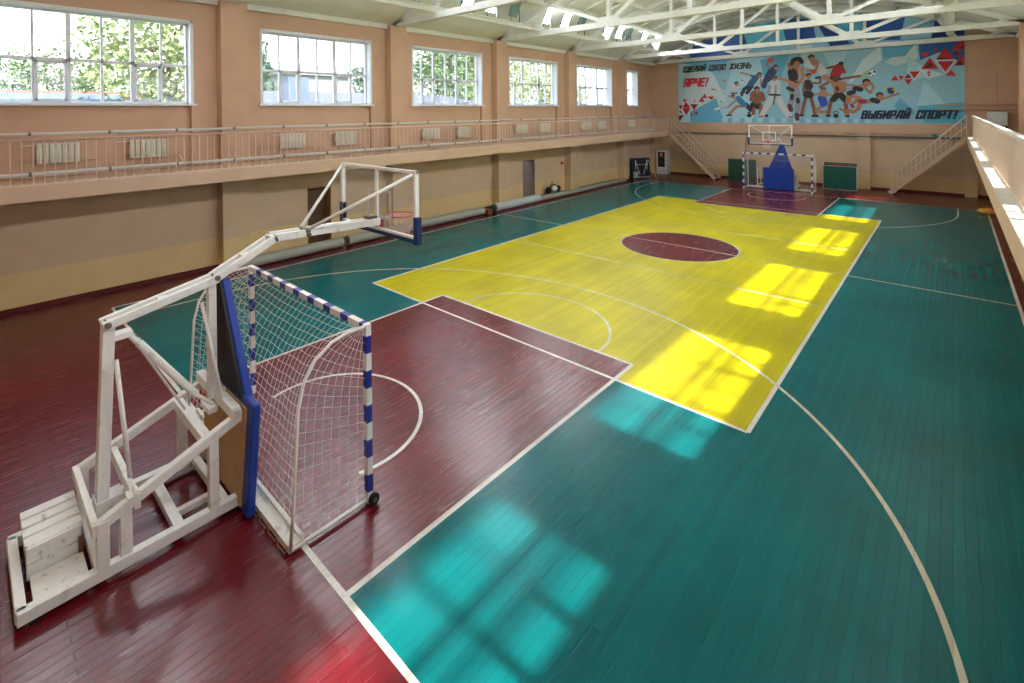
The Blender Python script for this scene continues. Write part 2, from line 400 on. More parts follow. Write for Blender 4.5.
def railing(X, name, label, y0, y1, step, ztop, s, mt, kick, zsq):
    r = empty(name, (X, 0, GZ1), label, 'railing')
    m = MB(); m.tube([(X, y0, ztop), (X, y1, ztop)], .026, 10) if not zsq else m.box(X-.045, X+.045, y0, y1, ztop-.03, ztop+.02)
    part('handrail', m, WHITE if zsq else mt, r, smooth=not zsq)
    m = MB(); m.box(X-.012, X+.012, y0, y1, kick, kick+.03); part('bottom_rail', m, mt, r)
    ys = []; y = y1
    while y > y0: ys.append(y); y -= step
    cam = -16.6; near = sorted(ys, key=lambda t: abs(t+(12 if s < 0 else 2)))[:100]
    first = None
    bw = .018
    def bal(mb, yy):
        mb.box(X-bw/2, X+bw/2, yy-bw/2, yy+bw/2, kick, ztop-.02)
        if s < 0: mb.tube([(X, yy-.006, kick+.06), (X, yy+.03, kick+.025), (X, yy+.09, kick+.02), (X, yy+.14, kick+.025), (X, yy+.175, kick+.06)], .008, 5)
    for yy in near:
        if first is None:
            mb = MB(); bal(mb, near[0]); first = part('baluster', mb, mt, r)
        else:
            c = first.copy(); c.location = (0, yy-near[0], 0); C.objects.link(c)
    rest = [t for t in ys if t not in set(near)]
    if rest:
        mb = MB()
        for t in rest: bal(mb, t)
        tag(part('far_balusters', mb, mt, r), kind='stuff')
    return r
railing(GL+.0, 'balcony_railing', 'pale pink balcony railing of thin bars in front of the left wall radiators', YN+.05, 17.05, .18, 4.02, -1, RAILP, GZ1+.0, False)
RW = mat('cream rail paint', (232, 214, 196), .42, var=.03)
railing(GR+.19, 'balcony_railing', 'cream railing with a white top rail along the right balcony edge', -15.6, 17.03, .125, 4.07, 1, RW, GZ1+.03, True)

# stairs --------------------------------------------------------------
def staircase(x0, x1, label, hand):
    """top at x0 (balcony), foot at x1"""
    Y0, Y1 = 17.1, 18.1; r = empty('staircase', (x1, (Y0+Y1)/2, 0), label, 'stairs')
    for yy in (Y0, Y1):
        m = MB(); m.bar((x0, yy, GZ1-.08), (x1, yy, .06), .05, .2); part('stringer', m, STAIRP, r)
    n = 15; s = 1 if x1 > x0 else -1
    for i in range(n):
        t = (i+.5)/n; x = x0+(x1-x0)*t; zz = GZ1*(1-t)
        m = MB(); m.box(x-.13, x+.13, Y0+.02, Y1-.02, zz-.03, zz); part('tread', m, STAIRP, r)
    for yy in (Y0, Y1):
        m = MB(); top = (x0-.0*s, yy, GZ1+1.02); bot = (x1-.1*s, yy, .95)
        m.tube([top, bot], .022, 8); m.tube([(x0+.02*s, yy, GZ1+.5), (x1-.1*s, yy, .5)], .012, 6)
        part('handrail', m, hand, r, smooth=True)
        for i in range(16):
            t = i/15; x = x0+(x1-.1*s-x0)*t; zb = GZ1*(1-t)-.02; zt = top[2]+(bot[2]-top[2])*t
            m = MB(); m.box(x-.01, x+.01, yy-.01, yy+.01, max(0, zb), zt); part('baluster', m, hand, r)
    return r
staircase(GL+.06, -4.36, 'beige open stairs coming down along the far wall from the left balcony', mat('light stair rail', (226, 208, 190), .45))
staircase(GR-.02, 4.2, 'beige open stairs coming down along the far wall from the right balcony', MATS['light stair rail'])

# heating pipes on the left wall ----------------------------------------
for zc, rr, lb in ((4.12, .035, 'upper grey white heating pipe on the left wall just above the radiators'), (3.2, .045, 'lower grey white heating pipe on the left wall below the radiators')):
    r = empty('heating_pipe', (XL+.35, 0, zc), lb, 'pipe')
    X = XL+.4
    m = MB(); m.tube([(X, YN+.1, zc)] + [(X, YN+1.2*i, zc+.006*math.sin(i*2.1)) for i in range(1, 30)] + [(X, YF-.2, zc)], rr, 10); part('pipe', m, PIPE, r, smooth=True)
    for i in range(24):
        m = MB(); y = -17+1.5*i; m.lathe([(rr+.012, -.03), (rr+.012, .03)], (X, y, zc), 10, 'y'); m.box(XL, X, y-.012, y+.012, zc-.012, zc+.012); part('pipe_clamp', m, GREYM, r)
# radiators ---------------------------------------------------------------
pos = [(-15.36, -14.54), (-13.52, -12.67), (-9.42, -8.59), (-7.47, -6.62), (-3.45, -2.55), (-1.52, -.66), (2.56, 3.5), (4.55, 5.5), (8.65, 9.6), (10.47, 11.4), (14.36, 15.4)]
wn = ['nearest', 'second', 'third', 'fourth', 'fifth', 'narrow farthest']
for i, (a, b) in enumerate(pos):
    side = 'only' if i == 10 else ('left' if i % 2 == 0 else 'right')
    r = empty('radiator', (XL-.0, (a+b)/2, 3.37), '%s of the white ribbed radiators below the %s left wall window' % (side + (' one' if side != 'only' else ''), wn[i//2]), 'radiator', 'radiators along the left wall')
    n = 7; w = (b-a)/n; X0 = XL-.02; X1 = XL+.09
    for j in range(n):
        m = MB(); y = a+w*(j+.5)
        m.box(X0, X1, y-w*.43, y+w*.43, 3.4, 3.88); m.box(X1, X1+.02, y-w*.12, y+w*.12, 3.42, 3.86)
        part('radiator_fin', m, RADM, r, bevel=.01)
    m = MB(); m.box(X0, X1-.03, a, b, 3.43, 3.5); m.box(X0, X1-.03, a, b, 3.78, 3.85); part('header', m, mat('radiator gap', (150, 140, 122), .5), r)
    m = MB(); m.tube([(XL+.05, b, 3.45), (XL+.05, b+.28, 3.45), (XL+.05, b+.34, 3.4), (XL+.3, b+.36, 3.22)], .012, 6); part('return_pipe', m, RAILP, r); m = MB(); m.tube([(XL+.05, a, 3.84), (XL+.05, a-.28, 3.84), (XL+.3, a-.3, 4.1)], .012, 6)
    part('supply_pipe', m, RAILP, r)

# roof trusses -------------------------------------------------------------
tl = ['nearest the camera above the first window', 'above the gap after the first window', 'second', 'third', 'fourth', 'against the far wall']
def truss(Y, label, wd=.22):
    r = empty('roof_truss', (0, Y, 7.8), label, 'roof truss', 'arched roof trusses')
    m = MB(); m.box(XL, XR, Y-wd/2, Y+wd/2, 7.8, 8.04); part('bottom_chord', m, TRUSS, r, bevel=.015)
    m = MB(); n = 24; xs = [XL+(XR-XL)*i/n for i in range(n+1)]
    for i in range(n):
        a, b = xs[i], xs[i+1]; za, zb = roofz(a)-.02, roofz(b)-.02
        m.prism([(a, Y-wd/2, max(7.81, za-.24)), (b, Y-wd/2, max(7.81, zb-.24)), (b, Y-wd/2, zb), (a, Y-wd/2, za)], (0, wd, 0))
    part('top_chord', m, TRUSS, r)
    for s in (-1, 1):                                           # solid end panels with a slot
        m = MB(); E = XL if s < 0 else XR
        m.prism([(E-s*.02, Y-wd/2+.01, 7.83), (E-s*.9, Y-wd/2+.01, 7.83), (E-s*.9, Y-wd/2+.01, roofz(E-s*.9)-.1), (E-s*.02, Y-wd/2+.01, 7.86)], (0, wd-.02, 0))
        part('end_block', m, TRUSS, r)
        m = MB(); m.bar((s*6.7, Y, 7.9), (s*6.1, Y, roofz(6.1)-.15), .18, .24); part('diagonal', m, TRUSS, r)
        m = MB(); m.bar((s*3.1, Y, 7.95), (s*5.95, Y, roofz(5.95)-.12), .14, .14); part('diagonal', m, TRUSS, r)
        m = MB(); m.bar((s*3.1, Y, 7.95), (s*.1, Y, roofz(0)-.15), .14, .16); part('diagonal', m, TRUSS, r)
        m = MB(); m.bar((s*3.1, Y, 7.95), (s*3.1, Y, roofz(3.1)-.12), .14, .14, (0, 1, 0)); part('vertical', m, TRUSS, r)
        m = MB(); m.prism([(s*2.55, Y-wd/2-.01, 7.98), (s*2.75, Y-wd/2-.01, 8.2), (s*3.4, Y-wd/2-.01, 8.2), (s*3.65, Y-wd/2-.01, 7.98)], (0, wd+.02, 0)); part('gusset', m, TRUSS, r)
    m = MB(); m.bar((0, Y, 7.95), (0, Y, roofz(0)-.1), .13, .13, (0, 1, 0)); part('vertical', m, TRUSS, r)
    return r
for i, Y in enumerate((-10.92, -4.86, 1.21, 7.28, 13.35, 18.3)):
    truss(Y, ['whitewashed arched roof truss nearest the camera, barely in view at the top left', 'whitewashed roof truss whose end shows above the second and third windows', 'large whitewashed roof truss crossing the top of the photo', 'whitewashed roof truss crossing just below the largest one', 'whitewashed roof truss next before the far wall', 'whitewashed roof truss lying against the far wall over the banner'][i], .22 if i < 5 else .3)
for s in (-1, 1):
    m = MB(); m.box(s*6.5-.07, s*6.5+.07, YN, YF, 8.04, 8.2); m.box(s*6.5-.15, s*6.5+.15, YN, YF, 8.18, 8.22)
    tag(m.build('longitudinal_beam', TRUSS, origin=(s*6.5, 0, 8.04)), 'thin white beam running lengthwise on the trusses on the %s side, carrying the floodlights' % ('left' if s < 0 else 'right'), 'beam')

# floodlights on the beams --------------------------------------------------
UNL = mat('unlit lamp glass', (110, 140, 132), .25)
lamps = [(-15.5, 1), (-13.5, 1), (-9.6, 1), (-7.6, 1), (-3.2, 1), (-1.85, 1), (-.4, 0), (1.85, 1), (3.35, 1), (4.75, 0), (7.3, 1), (8.6, 1), (9.7, 0), (11.6, 1), (13.3, 1)]
root = {}
def flood(s, y, lit, label):
    r = empty('ceiling_floodlight', (s*6.5, y, 8.22), label, 'lamp', 'floodlights on the roof beams')
    X = s*6.45; ct = Vector((X, y, 8.8)); d = Vector((s*-.42, 0, .9)).normalized(); nrm = Vector((-s*.9, 0, -.42)).normalized()
    a = ct-d*.36; b = ct+d*.36
    m = MB(); m.bar(a-nrm*.05, b-nrm*.05, .5, .08, tuple(nrm)); part('housing', m, mat('lamp housing', (90, 110, 112), .5), r)
    m = MB(); m.bar(a*.97+b*.03, a*.03+b*.97, .45, .02, tuple(nrm)); part('light_panel', m, GLOW if lit else UNL, r)
    m = MB(); m.bar((s*6.5, y-.28, 8.2), ct-nrm*.05+Vector((0, -.28, 0)), .03, .03); part('bracket', m, mat('lamp bracket', (60, 70, 70), .5), r)
    m = MB(); m.bar((s*6.5, y+.28, 8.2), ct-nrm*.05+Vector((0, .28, 0)), .03, .03); part('bracket', m, MATS['lamp bracket'], r)
for s in (-1, 1):  # right row mirrors the left one, added to balance the light
    for i, (y, lit) in enumerate(lamps):
        nm = ['first', 'second', 'third', 'fourth', 'fifth', 'sixth', 'seventh', 'eighth', 'ninth', 'tenth', 'eleventh', 'twelfth', 'thirteenth', 'fourteenth', 'fifteenth'][i]
        lit = lit and not (s > 0 and y > 11)
        flood(s, y, lit, '%s tilted square floodlight, %s from the near wall in the %s row on the roof beams' % ('glowing white' if lit else 'unlit greenish', nm, 'left' if s < 0 else 'right'))

